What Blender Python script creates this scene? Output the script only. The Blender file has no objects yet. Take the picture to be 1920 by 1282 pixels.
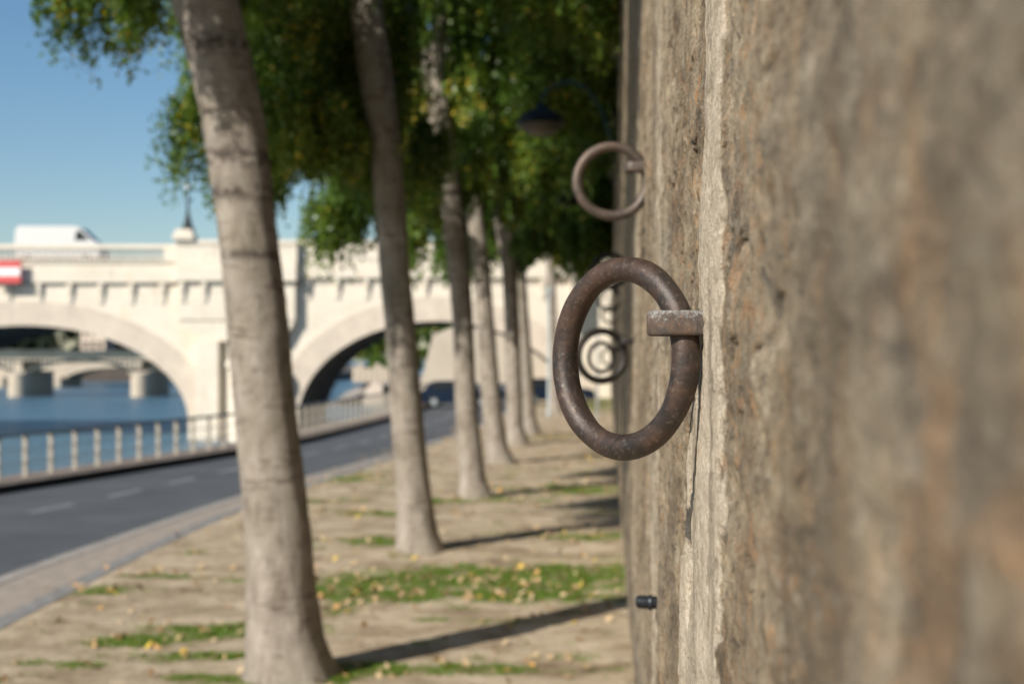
import bpy, bmesh, math, random
import numpy as np
from mathutils import Vector, Matrix
R = math.radians
random.seed(7)
rng = np.random.default_rng(11)
S = bpy.context.scene
C = S.collection

# ------------------------------------------------------------------ camera, sky, sun, exposure
F = 2667.0; HC = 2.70; PHI = R(3.86); HOR = 668.0
cam_d = bpy.data.cameras.new('camera'); cam = bpy.data.objects.new('camera', cam_d); C.objects.link(cam)
cam_d.lens = 50; cam_d.sensor_width = 36; cam_d.clip_start = 0.02; cam_d.clip_end = 4000
cam_d.shift_y = (HOR - 641) / 1920
cam_d.dof.use_dof = True; cam_d.dof.focus_distance = 2.07; cam_d.dof.aperture_fstop = 4.2
cam_d.dof.aperture_blades = 9
cam.location = (0, 0, HC); cam.rotation_euler = (R(90), 0, PHI)
S.camera = cam
S.view_settings.view_transform = 'Standard'; S.view_settings.look = 'None'
S.view_settings.exposure = 0.36; S.view_settings.gamma = 1
S.cycles.use_denoising = True; S.cycles.denoiser = 'OPENIMAGEDENOISE'
S.cycles.denoising_input_passes = 'RGB_ALBEDO_NORMAL'; S.cycles.denoising_prefilter = 'ACCURATE'
S.cycles.max_bounces = 8; S.cycles.diffuse_bounces = 3; S.cycles.transparent_max_bounces = 8
S.cycles.caustics_reflective = False; S.cycles.caustics_refractive = False

SUN_EL = R(33); tosun = Vector((-0.64 * math.cos(SUN_EL), -0.768 * math.cos(SUN_EL), math.sin(SUN_EL)))
W = bpy.data.worlds.new('World'); S.world = W; W.use_nodes = True
wn = W.node_tree.nodes; wl = W.node_tree.links
bg = wn['Background']; bg.inputs['Strength'].default_value = 0.064
sky = wn.new('ShaderNodeTexSky'); sky.sky_type = 'NISHITA'; sky.sun_disc = False
sky.sun_elevation = SUN_EL; sky.sun_rotation = math.atan2(tosun.x, tosun.y)
sky.altitude = 50; sky.air_density = 1.0; sky.dust_density = 0.6; sky.ozone_density = 2.0
hs = wn.new('ShaderNodeHueSaturation'); hs.inputs['Saturation'].default_value = 1.20; hs.inputs['Value'].default_value = 1.34; hs.inputs['Hue'].default_value = 0.498
wl.new(sky.outputs[0], hs.inputs['Color']); wl.new(hs.outputs[0], bg.inputs['Color'])
sd = bpy.data.lights.new('sun', 'SUN'); sd.energy = 5.0; sd.angle = R(0.5); sd.color = (1, 0.93, 0.82)
so = bpy.data.objects.new('sun', sd); C.objects.link(so); so.location = (-20, -20, 30)
so.rotation_euler = tosun.to_track_quat('Z', 'Y').to_euler()

# ------------------------------------------------------------------ helpers
cP, sP = math.cos(PHI), math.sin(PHI)
def cw(xc, d, z=0.0):            # metres right of the view axis, metres ahead -> world
    return Vector((xc * cP - d * sP, xc * sP + d * cP, z))
def P(px, py, d):                # a sight line of the photograph at distance d -> world
    return cw((px - 960) / F * d, d, HC - (py - HOR) / F * d)
def tag(o, label, cat=None, group=None, kind=None):
    if label: o['label'] = label
    if cat: o['category'] = cat
    if group: o['group'] = group
    if kind: o['kind'] = kind
    return o
def empty(name, loc=(0, 0, 0), rot=(0, 0, 0)):
    o = bpy.data.objects.new(name, None); C.objects.link(o); o.location = loc; o.rotation_euler = rot
    o.empty_display_size = 0.2
    return o
def link(name, me, mat, parent=None):
    o = bpy.data.objects.new(name, me); C.objects.link(o)
    if mat is not None and not me.materials: me.materials.append(mat)
    if parent is not None: o.parent = parent
    return o
def npmesh(name, V, Fq, smooth=False, attrs=None):
    V = np.asarray(V, dtype=np.float32).reshape(-1, 3); Fq = np.asarray(Fq, dtype=np.int32)
    k = Fq.shape[1]; n = len(Fq)
    me = bpy.data.meshes.new(name)
    me.vertices.add(len(V)); me.vertices.foreach_set('co', V.ravel())
    me.loops.add(n * k); me.loops.foreach_set('vertex_index', Fq.ravel())
    me.polygons.add(n); me.polygons.foreach_set('loop_start', np.arange(0, n * k, k, dtype=np.int32))
    me.polygons.foreach_set('loop_total', np.full(n, k, dtype=np.int32))
    if smooth: me.polygons.foreach_set('use_smooth', np.ones(n, dtype=bool))
    me.update(calc_edges=True); me.validate()
    if attrs:
        for a, v in attrs.items():
            at = me.attributes.new(a, 'FLOAT', 'POINT'); at.data.foreach_set('value', np.asarray(v, dtype=np.float32).ravel())
    return me
def grid(name, X, Y, Z, smooth=True, attrs=None, flip=False):
    n, m = X.shape
    V = np.stack([X, Y, Z], -1).reshape(-1, 3)
    i = np.arange(n - 1)[:, None] * m + np.arange(m - 1)[None, :]
    q = np.stack([i, i + 1, i + m + 1, i + m], -1).reshape(-1, 4)
    if flip: q = q[:, ::-1]
    return npmesh(name, V, q, smooth, attrs)
_T = rng.random((256, 256))
def vn(x, y):                    # value noise 0..1
    xi = np.floor(x).astype(int); yi = np.floor(y).astype(int); fx = x - xi; fy = y - yi
    fx = fx * fx * (3 - 2 * fx); fy = fy * fy * (3 - 2 * fy)
    a = _T[xi & 255, yi & 255]; b = _T[(xi + 1) & 255, yi & 255]; c = _T[xi & 255, (yi + 1) & 255]; d = _T[(xi + 1) & 255, (yi + 1) & 255]
    return (a * (1 - fx) + b * fx) * (1 - fy) + (c * (1 - fx) + d * fx) * fy
def fbm(x, y, o=5, g=0.5, ox=0.0):
    s = 0; a = 1; t = 0
    for k in range(o):
        s = s + a * vn(x * 2 ** k + 17.3 * k + ox, y * 2 ** k + 9.1 * k + ox * 0.7); t += a; a *= g
    return s / t
def sst(a, b, x):
    t = np.clip((x - a) / (b - a), 0, 1); return t * t * (3 - 2 * t)

class MB:                        # collects simple shapes into one mesh
    def __init__(s): s.bm = bmesh.new()
    def box(s, x0, x1, y0, y1, z0, z1, bev=0, taper=0):
        vs = [s.bm.verts.new(p) for p in ((x0, y0, z0), (x1, y0, z0), (x1, y1, z0), (x0, y1, z0),
              (x0 + taper, y0 + taper, z1), (x1 - taper, y0 + taper, z1), (x1 - taper, y1 - taper, z1), (x0 + taper, y1 - taper, z1))]
        fs = [s.bm.faces.new([vs[i] for i in f]) for f in ((0, 3, 2, 1), (4, 5, 6, 7), (0, 1, 5, 4), (1, 2, 6, 5), (2, 3, 7, 6), (3, 0, 4, 7))]
        if bev:
            es = list({e for f in fs for e in f.edges})
            bmesh.ops.bevel(s.bm, geom=es, offset=bev, segments=2, affect='EDGES', profile=0.5)
        return s
    def lathe(s, prof, seg=24, c=(0, 0), a0=0, a1=2 * math.pi):     # prof = [(r, z)]
        rings = []; full = abs(a1 - a0 - 2 * math.pi) < 1e-6; n = seg if full else seg + 1
        for r, z in prof:
            rings.append([s.bm.verts.new((c[0] + r * math.cos(a0 + (a1 - a0) * i / seg), c[1] + r * math.sin(a0 + (a1 - a0) * i / seg), z)) for i in range(n)])
        for a, b in zip(rings, rings[1:]):
            for i in range(seg):
                j = (i + 1) % n
                s.bm.faces.new((a[i], a[j], b[j], b[i]))
        if full:
            s.bm.faces.new(rings[0][::-1]); s.bm.faces.new(rings[-1])
        return s
    def tube(s, pts, rad, seg=10, cap=True):
        pts = [Vector(p) for p in pts]; rings = []; up = Vector((0.13, 0.21, 0.97))
        for i, p in enumerate(pts):
            t = (pts[min(i + 1, len(pts) - 1)] - pts[max(i - 1, 0)]).normalized()
            u = t.cross(up)
            if u.length < 0.05: u = t.cross(Vector((1, 0, 0)))
            u.normalize(); v = t.cross(u); r = rad[i] if hasattr(rad, '__len__') else rad
            rings.append([s.bm.verts.new(p + (u * math.cos(2 * math.pi * k / seg) + v * math.sin(2 * math.pi * k / seg)) * r) for k in range(seg)])
        for a, b in zip(rings, rings[1:]):
            for i in range(seg):
                j = (i + 1) % seg; s.bm.faces.new((a[i], a[j], b[j], b[i]))
        if cap: s.bm.faces.new(rings[0][::-1]); s.bm.faces.new(rings[-1])
        return s
    def prism(s, poly, y0, y1):      # poly in (x, z), extruded along y
        a = [s.bm.verts.new((x, y0, z)) for x, z in poly]; b = [s.bm.verts.new((x, y1, z)) for x, z in poly]
        s.bm.faces.new(a); s.bm.faces.new(b[::-1])
        for i in range(len(poly)):
            j = (i + 1) % len(poly); s.bm.faces.new((a[j], a[i], b[i], b[j]))
        return s
    def build(s, name, mat, parent=None, smooth=False, loc=None, rot=None, mtx=None):
        bmesh.ops.recalc_face_normals(s.bm, faces=s.bm.faces)
        if mtx is not None: s.bm.transform(mtx)
        me = bpy.data.meshes.new(name); s.bm.to_mesh(me); s.bm.free()
        if smooth: me.polygons.foreach_set('use_smooth', [True] * len(me.polygons))
        o = link(name, me, mat, parent)
        if smooth and smooth != 'all':
            try: me.set_sharp_from_angle(angle=R(40))
            except Exception: pass
        if loc is not None: o.location = loc
        if rot is not None: o.rotation_euler = rot
        return o

# ------------------------------------------------------------------ materials
class NT:
    def __init__(s, name):
        s.m = bpy.data.materials.new(name); s.m.use_nodes = True; s.t = s.m.node_tree; s.n = s.t.nodes; s.l = s.t.links
        s.b = s.n['Principled BSDF']
    def co(s, scale=(1, 1, 1), kind='Object'):
        tc = s.n.new('ShaderNodeTexCoord'); mp = s.n.new('ShaderNodeMapping'); mp.inputs['Scale'].default_value = scale
        s.l.new(tc.outputs[kind], mp.inputs['Vector']); return mp.outputs[0]
    def noise(s, v, sc, det=6, rough=0.6, dist=0.0):
        n = s.n.new('ShaderNodeTexNoise'); n.inputs['Scale'].default_value = sc; n.inputs['Detail'].default_value = det
        n.inputs['Roughness'].default_value = rough; n.inputs['Distortion'].default_value = dist; s.l.new(v, n.inputs['Vector']); return n.outputs['Fac']
    def vor(s, v, sc, feat='F1', out='Distance'):
        n = s.n.new('ShaderNodeTexVoronoi'); n.feature = feat; n.inputs['Scale'].default_value = sc; s.l.new(v, n.inputs['Vector']); return n.outputs[out]
    def ramp(s, f, stops):
        r = s.n.new('ShaderNodeValToRGB'); e = r.color_ramp.elements
        while len(e) < len(stops): e.new(0.5)
        for k, (p, c) in enumerate(stops):
            e[k].position = p; e[k].color = (c, c, c, 1) if not hasattr(c, '__len__') else (*c, 1)
        s.l.new(f, r.inputs[0]); return r.outputs[0]
    def mix(s, f, a, b, mode='MIX'):
        m = s.n.new('ShaderNodeMix'); m.data_type = 'RGBA'; m.blend_type = mode
        for i, v in ((0, f), (6, a), (7, b)):
            if hasattr(v, 'links') or isinstance(v, bpy.types.NodeSocket): s.l.new(v, m.inputs[i])
            elif hasattr(v, '__len__'): m.inputs[i].default_value = (*v, 1)
            else: m.inputs[i].default_value = v
        return m.outputs[2]
    def math(s, op, a, b=0.0):
        m = s.n.new('ShaderNodeMath'); m.operation = op
        for i, v in ((0, a), (1, b)):
            if isinstance(v, bpy.types.NodeSocket): s.l.new(v, m.inputs[i])
            else: m.inputs[i].default_value = v
        return m.outputs[0]
    def attr(s, name):
        a = s.n.new('ShaderNodeAttribute'); a.attribute_name = name; return a.outputs['Fac']
    def bump(s, h, strength=0.5, dist=0.01):
        b = s.n.new('ShaderNodeBump'); b.inputs['Strength'].default_value = strength; b.inputs['Distance'].default_value = dist
        s.l.new(h, b.inputs['Height']); s.l.new(b.outputs[0], s.b.inputs['Normal'])
    def col(s, c):
        if isinstance(c, bpy.types.NodeSocket): s.l.new(c, s.b.inputs['Base Color'])
        else: s.b.inputs['Base Color'].default_value = (*c, 1)
        return s
    def rough(s, r):
        if isinstance(r, bpy.types.NodeSocket): s.l.new(r, s.b.inputs['Roughness'])
        else: s.b.inputs['Roughness'].default_value = r
        return s
def simple(name, c, r=0.7, metal=0.0, var=0.15, sc=3.0, spec=None):
    t = NT(name); v = t.co(); n = t.noise(v, sc)
    lo = tuple(x * (1 - var) for x in c); hi = tuple(min(1, x * (1 + var)) for x in c)
    t.col(t.ramp(n, [(0.3, lo), (0.7, hi)])); t.rough(r); t.b.inputs['Metallic'].default_value = metal
    if spec is not None: t.b.inputs['Specular IOR Level'].default_value = spec
    return t.m

def m_quay():
    t = NT('quay stone'); v = t.co((1, 0.42, 1)); pale = t.attr('pale')
    n1 = t.noise(v, 6.5, 10, 0.66, 0.5); n2 = t.noise(v, 30, 8, 0.72, 0.6); n3 = t.noise(t.co(), 130, 4, 0.7); n4 = t.noise(v, 13, 9, 0.68, 0.9)
    n5 = t.noise(t.co((1, 0.5, 1.2)), 17, 8, 0.72, 1.0); n6 = t.noise(v, 3.1, 5, 0.6); n7 = t.noise(t.co((1, 0.3, 0.8)), 1.5, 4, 0.6)
    rough = t.ramp(n1, [(0.32, (0.085, 0.067, 0.048)), (0.43, (0.175, 0.140, 0.098)), (0.54, (0.275, 0.226, 0.158)), (0.68, (0.43, 0.36, 0.26))])
    rough = t.mix(t.ramp(n4, [(0.48, 0.0), (0.60, 0.7)]), rough, (0.225, 0.195, 0.150))
    rough = t.mix(t.math('MULTIPLY', t.ramp(n5, [(0.52, 0.0), (0.64, 0.85)]), t.ramp(n6, [(0.42, 0.15), (0.58, 1.0)])), rough, (0.38, 0.215, 0.105))
    rough = t.mix(t.ramp(n2, [(0.38, 0.85), (0.46, 0.0)]), rough, (0.075, 0.063, 0.050))
    rough = t.mix(t.ramp(n7, [(0.50, 0.0), (0.66, 0.55)]), rough, (0.21, 0.205, 0.185))
    rough = t.mix(t.ramp(n2, [(0.54, 0.0), (0.64, 0.65)]), rough, (0.40, 0.36, 0.29))
    smooth = t.ramp(n2, [(0.30, (0.39, 0.335, 0.26)), (0.5, (0.50, 0.44, 0.355)), (0.7, (0.60, 0.54, 0.45))])
    smooth = t.mix(t.ramp(n5, [(0.56, 0.0), (0.70, 0.6)]), smooth, (0.36, 0.27, 0.175))
    smooth = t.mix(t.ramp(n4, [(0.36, 0.6), (0.46, 0.0)]), smooth, (0.24, 0.20, 0.15))
    pal2 = t.math('ADD', pale, t.math('MULTIPLY', t.math('SUBTRACT', n4, 0.5), 1.1)); c = t.mix(t.ramp(pal2, [(0.40, 0.0), (0.72, 1.0)]), rough, smooth)
    n8 = t.noise(t.co((1, 1.6, 0.32)), 4.2, 6, 0.62, 0.3); n9 = t.noise(t.co((1, 2.0, 0.5)), 9.0, 6, 0.65, 0.4)
    c = t.mix(t.ramp(n8, [(0.36, 0.5), (0.46, 0.0)]), c, (0.12, 0.10, 0.078))
    c = t.mix(t.ramp(n8, [(0.55, 0.0), (0.66, 0.45)]), c, (0.44, 0.385, 0.30))
    c = t.mix(t.math('MULTIPLY', t.ramp(n9, [(0.54, 0.0), (0.64, 0.42)]), t.math('SUBTRACT', 1.0, pale)), c, (0.36, 0.225, 0.125))
    c = t.mix(t.ramp(t.noise(t.co((1, 1, 0.7)), 2.6, 3, 0.5, 0.4), [(0.34, 0.4), (0.48, 0.0)]), c, (0.10, 0.085, 0.066))
    c = t.mix(1.0, c, (1.17, 1.14, 1.09), 'MULTIPLY')
    c = t.mix(0.8, c, t.ramp(n3, [(0.3, 0.30), (0.7, 0.70)]), 'OVERLAY')
    c = t.mix(t.attr('pit'), c, (0.035, 0.03, 0.025))
    t.col(c); t.rough(0.92); t.b.inputs['Specular IOR Level'].default_value = 0.2
    h = t.math('ADD', t.math('ADD', t.math('MULTIPLY', n2, 0.8), t.math('MULTIPLY', n4, 0.8)), t.math('MULTIPLY', n3, 0.3))
    t.bump(h, 1.0, 0.02)
    return t.m
def m_rust(name, dark, rust, k=0.5, spots=True):
    t = NT(name); v = t.co(); n1 = t.noise(v, 16, 9, 0.7, 0.4); n2 = t.noise(v, 110, 6, 0.75); n3 = t.noise(v, 5, 3, 0.5); n4 = t.noise(v, 300, 3, 0.6)
    c = t.mix(t.ramp(n1, [(0.42, 0.0), (0.58, 0.9)]), dark, rust)
    c = t.mix(t.ramp(n3, [(0.45, 0.0), (0.65, 0.5)]), c, tuple(x * 0.55 + 0.01 for x in rust))
    c = t.mix(t.ramp(n2, [(0.54, 0.0), (0.68, k)]), c, (0.19, 0.15, 0.12))
    if spots: c = t.mix(t.ramp(t.noise(v, 34, 4, 0.8), [(0.70, 0.0), (0.76, 0.8)]), c, (0.42, 0.27, 0.16))
    t.col(c); t.rough(t.ramp(n1, [(0.35, 0.38), (0.6, 0.62)])); t.b.inputs['Metallic'].default_value = 0.35
    t.b.inputs['Specular IOR Level'].default_value = 0.6
    t.bump(t.math('ADD', t.math('MULTIPLY', n2, 0.6), t.math('ADD', t.math('MULTIPLY', n1, 0.8), t.math('MULTIPLY', n4, 0.25))), 0.42, 0.003)
    return t.m
def m_staple():
    t = NT('weathered staple iron'); v = t.co(); n1 = t.noise(v, 30, 8, 0.7); n2 = t.noise(v, 140, 7, 0.75); n3 = t.noise(v, 160, 8, 0.85, 0.6)
    c = t.mix(t.ramp(n1, [(0.4, 0.0), (0.62, 0.9)]), (0.05, 0.038, 0.032), (0.115, 0.072, 0.048))
    c = t.mix(t.ramp(n2, [(0.55, 0.0), (0.7, 0.5)]), c, (0.20, 0.155, 0.12))
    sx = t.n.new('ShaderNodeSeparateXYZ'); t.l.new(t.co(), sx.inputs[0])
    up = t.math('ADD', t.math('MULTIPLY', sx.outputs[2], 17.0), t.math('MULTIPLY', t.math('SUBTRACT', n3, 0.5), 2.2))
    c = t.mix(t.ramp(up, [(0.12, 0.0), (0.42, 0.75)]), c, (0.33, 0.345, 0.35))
    c = t.mix(t.ramp(t.noise(v, 75, 5, 0.7), [(0.60, 0.0), (0.68, 0.6)]), c, (0.26, 0.13, 0.065))
    t.col(c); t.rough(0.75); t.bump(t.math('ADD', n2, n3), 0.4, 0.0015)
    return t.m
def m_bark():
    t = NT('pale bark'); v = t.co((1, 1, 0.45)); vh = t.co((1, 1, 6)); n1 = t.noise(v, 7, 8, 0.65, 0.3); n2 = t.noise(vh, 3.0, 6, 0.7, 0.5); n3 = t.noise(v, 40, 6, 0.7); n4 = t.noise(t.co((1, 1, 1)), 1.6, 3)
    c = t.ramp(n1, [(0.30, (0.15, 0.122, 0.098)), (0.46, (0.30, 0.262, 0.222)), (0.58, (0.35, 0.31, 0.268)), (0.72, (0.45, 0.41, 0.36))])
    c = t.mix(t.ramp(n4, [(0.45, 0.0), (0.65, 0.35)]), c, (0.25, 0.225, 0.165))
    c = t.mix(t.ramp(n2, [(0.36, 0.8), (0.44, 0.0)]), c, (0.13, 0.10, 0.08))
    band = t.math('MULTIPLY', t.attr('scar'), t.ramp(t.noise(t.co((1, 1, 1.6)), 9, 5, 0.7), [(0.44, 0.0), (0.52, 1.0)]))
    c = t.mix(band, c, (0.085, 0.07, 0.06))
    c = t.mix(t.ramp(n3, [(0.3, 0.35), (0.45, 0.0)]), c, (0.20, 0.16, 0.12))
    t.col(c); t.rough(0.9); t.b.inputs['Specular IOR Level'].default_value = 0.2
    t.bump(t.math('ADD', n1, t.math('MULTIPLY', n3, 0.6)), 0.9, 0.04)
    return t.m
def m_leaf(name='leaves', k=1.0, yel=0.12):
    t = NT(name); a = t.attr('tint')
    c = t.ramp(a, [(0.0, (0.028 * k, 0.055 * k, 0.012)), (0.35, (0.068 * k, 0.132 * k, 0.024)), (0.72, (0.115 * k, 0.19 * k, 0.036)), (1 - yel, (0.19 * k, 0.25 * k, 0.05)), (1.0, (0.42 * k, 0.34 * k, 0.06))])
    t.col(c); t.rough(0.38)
    tr = t.n.new('ShaderNodeBsdfTranslucent'); t.l.new(t.mix(1.0, c, (1.3, 1.25, 0.5), 'MULTIPLY'), tr.inputs['Color'])
    mx = t.n.new('ShaderNodeMixShader'); mx.inputs[0].default_value = 0.42
    t.l.new(t.b.outputs[0], mx.inputs[1]); t.l.new(tr.outputs[0], mx.inputs[2])
    t.l.new(mx.outputs[0], t.n['Material Output'].inputs['Surface'])
    return t.m
def m_dirt():
    t = NT('sandy soil'); v = t.co(); vs = t.co((0.75, 1, 1))
    n1 = t.noise(vs, 1.6, 8, 0.62, 0.3); n2 = t.noise(v, 14, 7, 0.7); n3 = t.noise(v, 3.2, 7, 0.7, 0.6); gr = t.attr('grass')
    c = t.ramp(n1, [(0.30, (0.19, 0.14, 0.09)), (0.43, (0.34, 0.27, 0.185)), (0.55, (0.47, 0.385, 0.28)), (0.75, (0.56, 0.475, 0.36))])
    c = t.mix(t.ramp(n3, [(0.36, 0.65), (0.47, 0.0)]), c, (0.20, 0.145, 0.08))
    c = t.mix(t.ramp(n2, [(0.3, 0.5), (0.45, 0.0)]), c, (0.22, 0.16, 0.10))
    c = t.mix(t.ramp(n2, [(0.62, 0.0), (0.75, 0.5)]), c, (0.60, 0.52, 0.40))
    g = t.math('ADD', gr, t.math('MULTIPLY', t.math('SUBTRACT', t.noise(v, 5.5, 6, 0.75), 0.5), 1.9))
    c = t.mix(t.ramp(g, [(0.30, 0.0), (0.62, 0.9)]), c, t.ramp(n2, [(0.3, (0.10, 0.11, 0.035)), (0.7, (0.22, 0.23, 0.085))]))
    t.col(c); t.rough(0.95); t.b.inputs['Specular IOR Level'].default_value = 0.15
    t.bump(t.math('ADD', n2, n3), 0.6, 0.05)
    return t.m
def m_asphalt():
    t = NT('asphalt'); v = t.co(); n1 = t.noise(v, 0.5, 6, 0.6); n2 = t.noise(v, 60, 3, 0.7)
    c = t.ramp(n1, [(0.3, (0.055, 0.061, 0.067)), (0.7, (0.092, 0.099, 0.107))])
    c = t.mix(0.3, c, t.ramp(n2, [(0.3, 0.3), (0.7, 0.7)]), 'OVERLAY')
    t.col(c); t.rough(0.8); t.bump(n2, 0.3, 0.01); return t.m
def m_water():
    t = NT('river water'); v = t.co((1, 1, 1)); n1 = t.noise(t.co((0.5, 1, 1)), 0.55, 6, 0.65, 0.4); n2 = t.noise(v, 2.2, 4, 0.6)
    t.col((0.08, 0.155, 0.215)); t.rough(0.28); t.b.inputs['IOR'].default_value = 1.33
    t.bump(t.math('ADD', n1, t.math('MULTIPLY', n2, 0.5)), 1.0, 0.75); return t.m
def m_bridge():
    t = NT('bridge limestone'); v = t.co(); n1 = t.noise(v, 0.35, 7, 0.6, 0.4); n2 = t.noise(t.co((1, 1, 0.35)), 1.1, 7, 0.65); n3 = t.noise(v, 5, 5, 0.6)
    br = t.n.new('ShaderNodeTexBrick'); br.inputs['Scale'].default_value = 1.0
    br.inputs['Brick Width'].default_value = 1.1; br.inputs['Row Height'].default_value = 0.45; br.inputs['Mortar Size'].default_value = 0.014
    br.inputs['Color1'].default_value = (0.70, 0.635, 0.53, 1); br.inputs['Color2'].default_value = (0.64, 0.575, 0.475, 1); br.inputs['Mortar'].default_value = (0.53, 0.46, 0.37, 1)
    tc = t.n.new('ShaderNodeTexCoord'); sx = t.n.new('ShaderNodeSeparateXYZ'); cb = t.n.new('ShaderNodeCombineXYZ')
    t.l.new(tc.outputs['Object'], sx.inputs[0]); t.l.new(sx.outputs[0], cb.inputs[0]); t.l.new(sx.outputs[2], cb.inputs[1]); t.l.new(cb.outputs[0], br.inputs['Vector'])
    c = t.mix(t.ramp(n1, [(0.35, 0.0), (0.68, 0.55)]), br.outputs[0], (0.75, 0.69, 0.59))
    c = t.mix(t.ramp(n1, [(0.60, 0.0), (0.75, 0.7)]), c, (0.68, 0.47, 0.27))
    c = t.mix(t.ramp(n2, [(0.28, 0.5), (0.42, 0.0)]), c, (0.44, 0.37, 0.28))
    c = t.mix(0.25, c, t.ramp(n3, [(0.3, 0.3), (0.7, 0.7)]), 'OVERLAY')
    t.col(c); t.rough(0.9); t.bump(n3, 0.3, 0.05); return t.m

M_QUAY = m_quay(); M_RUST = m_rust('dark rusted iron', (0.028, 0.024, 0.022), (0.082, 0.046, 0.031), 0.6)
M_RUST2 = m_rust('dusty rusted iron', (0.068, 0.056, 0.050), (0.125, 0.088, 0.066), 0.6, False)
M_RUST3 = m_rust('blackened iron', (0.010, 0.008, 0.008), (0.02, 0.014, 0.01), 0.05, False)
M_STAP = m_staple(); M_BARK = m_bark(); M_LEAF = m_leaf('leaves', 1.2, 0.07); M_DIRT = m_dirt(); M_ASPH = m_asphalt(); M_WATER = m_water(); M_BR = m_bridge()
M_VOUS = simple('pinkish voussoir stone', (0.57, 0.495, 0.41), 0.9, var=0.13, sc=0.8)
M_KERB = simple('granite kerb', (0.30, 0.275, 0.25), 0.85, var=0.3, sc=4)
M_PAVE = simple('pinkish gritted pavement', (0.30, 0.255, 0.215), 0.9, var=0.22, sc=5)
M_BORD = simple('grey setts border', (0.21, 0.205, 0.20), 0.85, var=0.3, sc=6)
M_LINE = simple('worn road paint', (0.24, 0.25, 0.26), 0.8, var=0.35, sc=6)
M_LEDGE = simple('quay edge stone', (0.20, 0.16, 0.13), 0.9, var=0.3, sc=2)
M_SHADE = simple('shade black edge stone', (0.035, 0.03, 0.027), 0.9, var=0.3, sc=2)  # near-black colour paints in the shade on the quay edge's road side
M_POST = simple('pale concrete post', (0.36, 0.325, 0.27), 0.85, var=0.2, sc=5)
M_RAIL = simple('blue grey painted rail', (0.16, 0.21, 0.25), 0.5, var=0.15, sc=5)
M_CABLE = simple('pale steel rail', (0.45, 0.52, 0.56), 0.4, 0.4)
M_DARKM = simple('dark green metal', (0.012, 0.018, 0.018), 0.6, 0.0)
M_GREYM = simple('galvanised pale metal', (0.33, 0.37, 0.38), 0.5, 0.3)
M_GLOBE = simple('milky lamp glass', (0.75, 0.75, 0.72), 0.3, var=0.03)
M_WHITE = simple('white van paint', (0.62, 0.62, 0.61), 0.35, var=0.02)
M_GLASS = simple('dark car glass', (0.015, 0.02, 0.025), 0.08, var=0.05)
M_TYRE = simple('tyre rubber', (0.02, 0.02, 0.02), 0.9)
M_BLUE = simple('dark blue car paint', (0.006, 0.014, 0.032), 0.25, 0.2, var=0.05)
M_BLACK = simple('dark grey car paint', (0.03, 0.035, 0.045), 0.25, 0.2, var=0.05)
M_RED = simple('red sign paint', (0.60, 0.085, 0.085), 0.5, var=0.05)
M_WSIGN = simple('white sign paint', (0.82, 0.80, 0.78), 0.5, var=0.03)
M_BOLT = simple('black iron stub', (0.025, 0.03, 0.036), 0.38, 0.5, var=0.4, sc=60)
M_BUILD = simple('pale rendered facade', (0.60, 0.50, 0.41), 0.9, var=0.12, sc=0.3)
M_BROWN = simple('brown stone embankment', (0.085, 0.07, 0.058), 0.9, var=0.3, sc=0.2)
M_STEELG = simple('green painted girder', (0.055, 0.07, 0.065), 0.6, var=0.3, sc=0.3)
M_CREAM = simple('cream far stone', (0.50, 0.43, 0.34), 0.9, var=0.12, sc=0.2)
M_ROOF = simple('grey zinc roof', (0.16, 0.18, 0.20), 0.5, 0.3)

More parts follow.
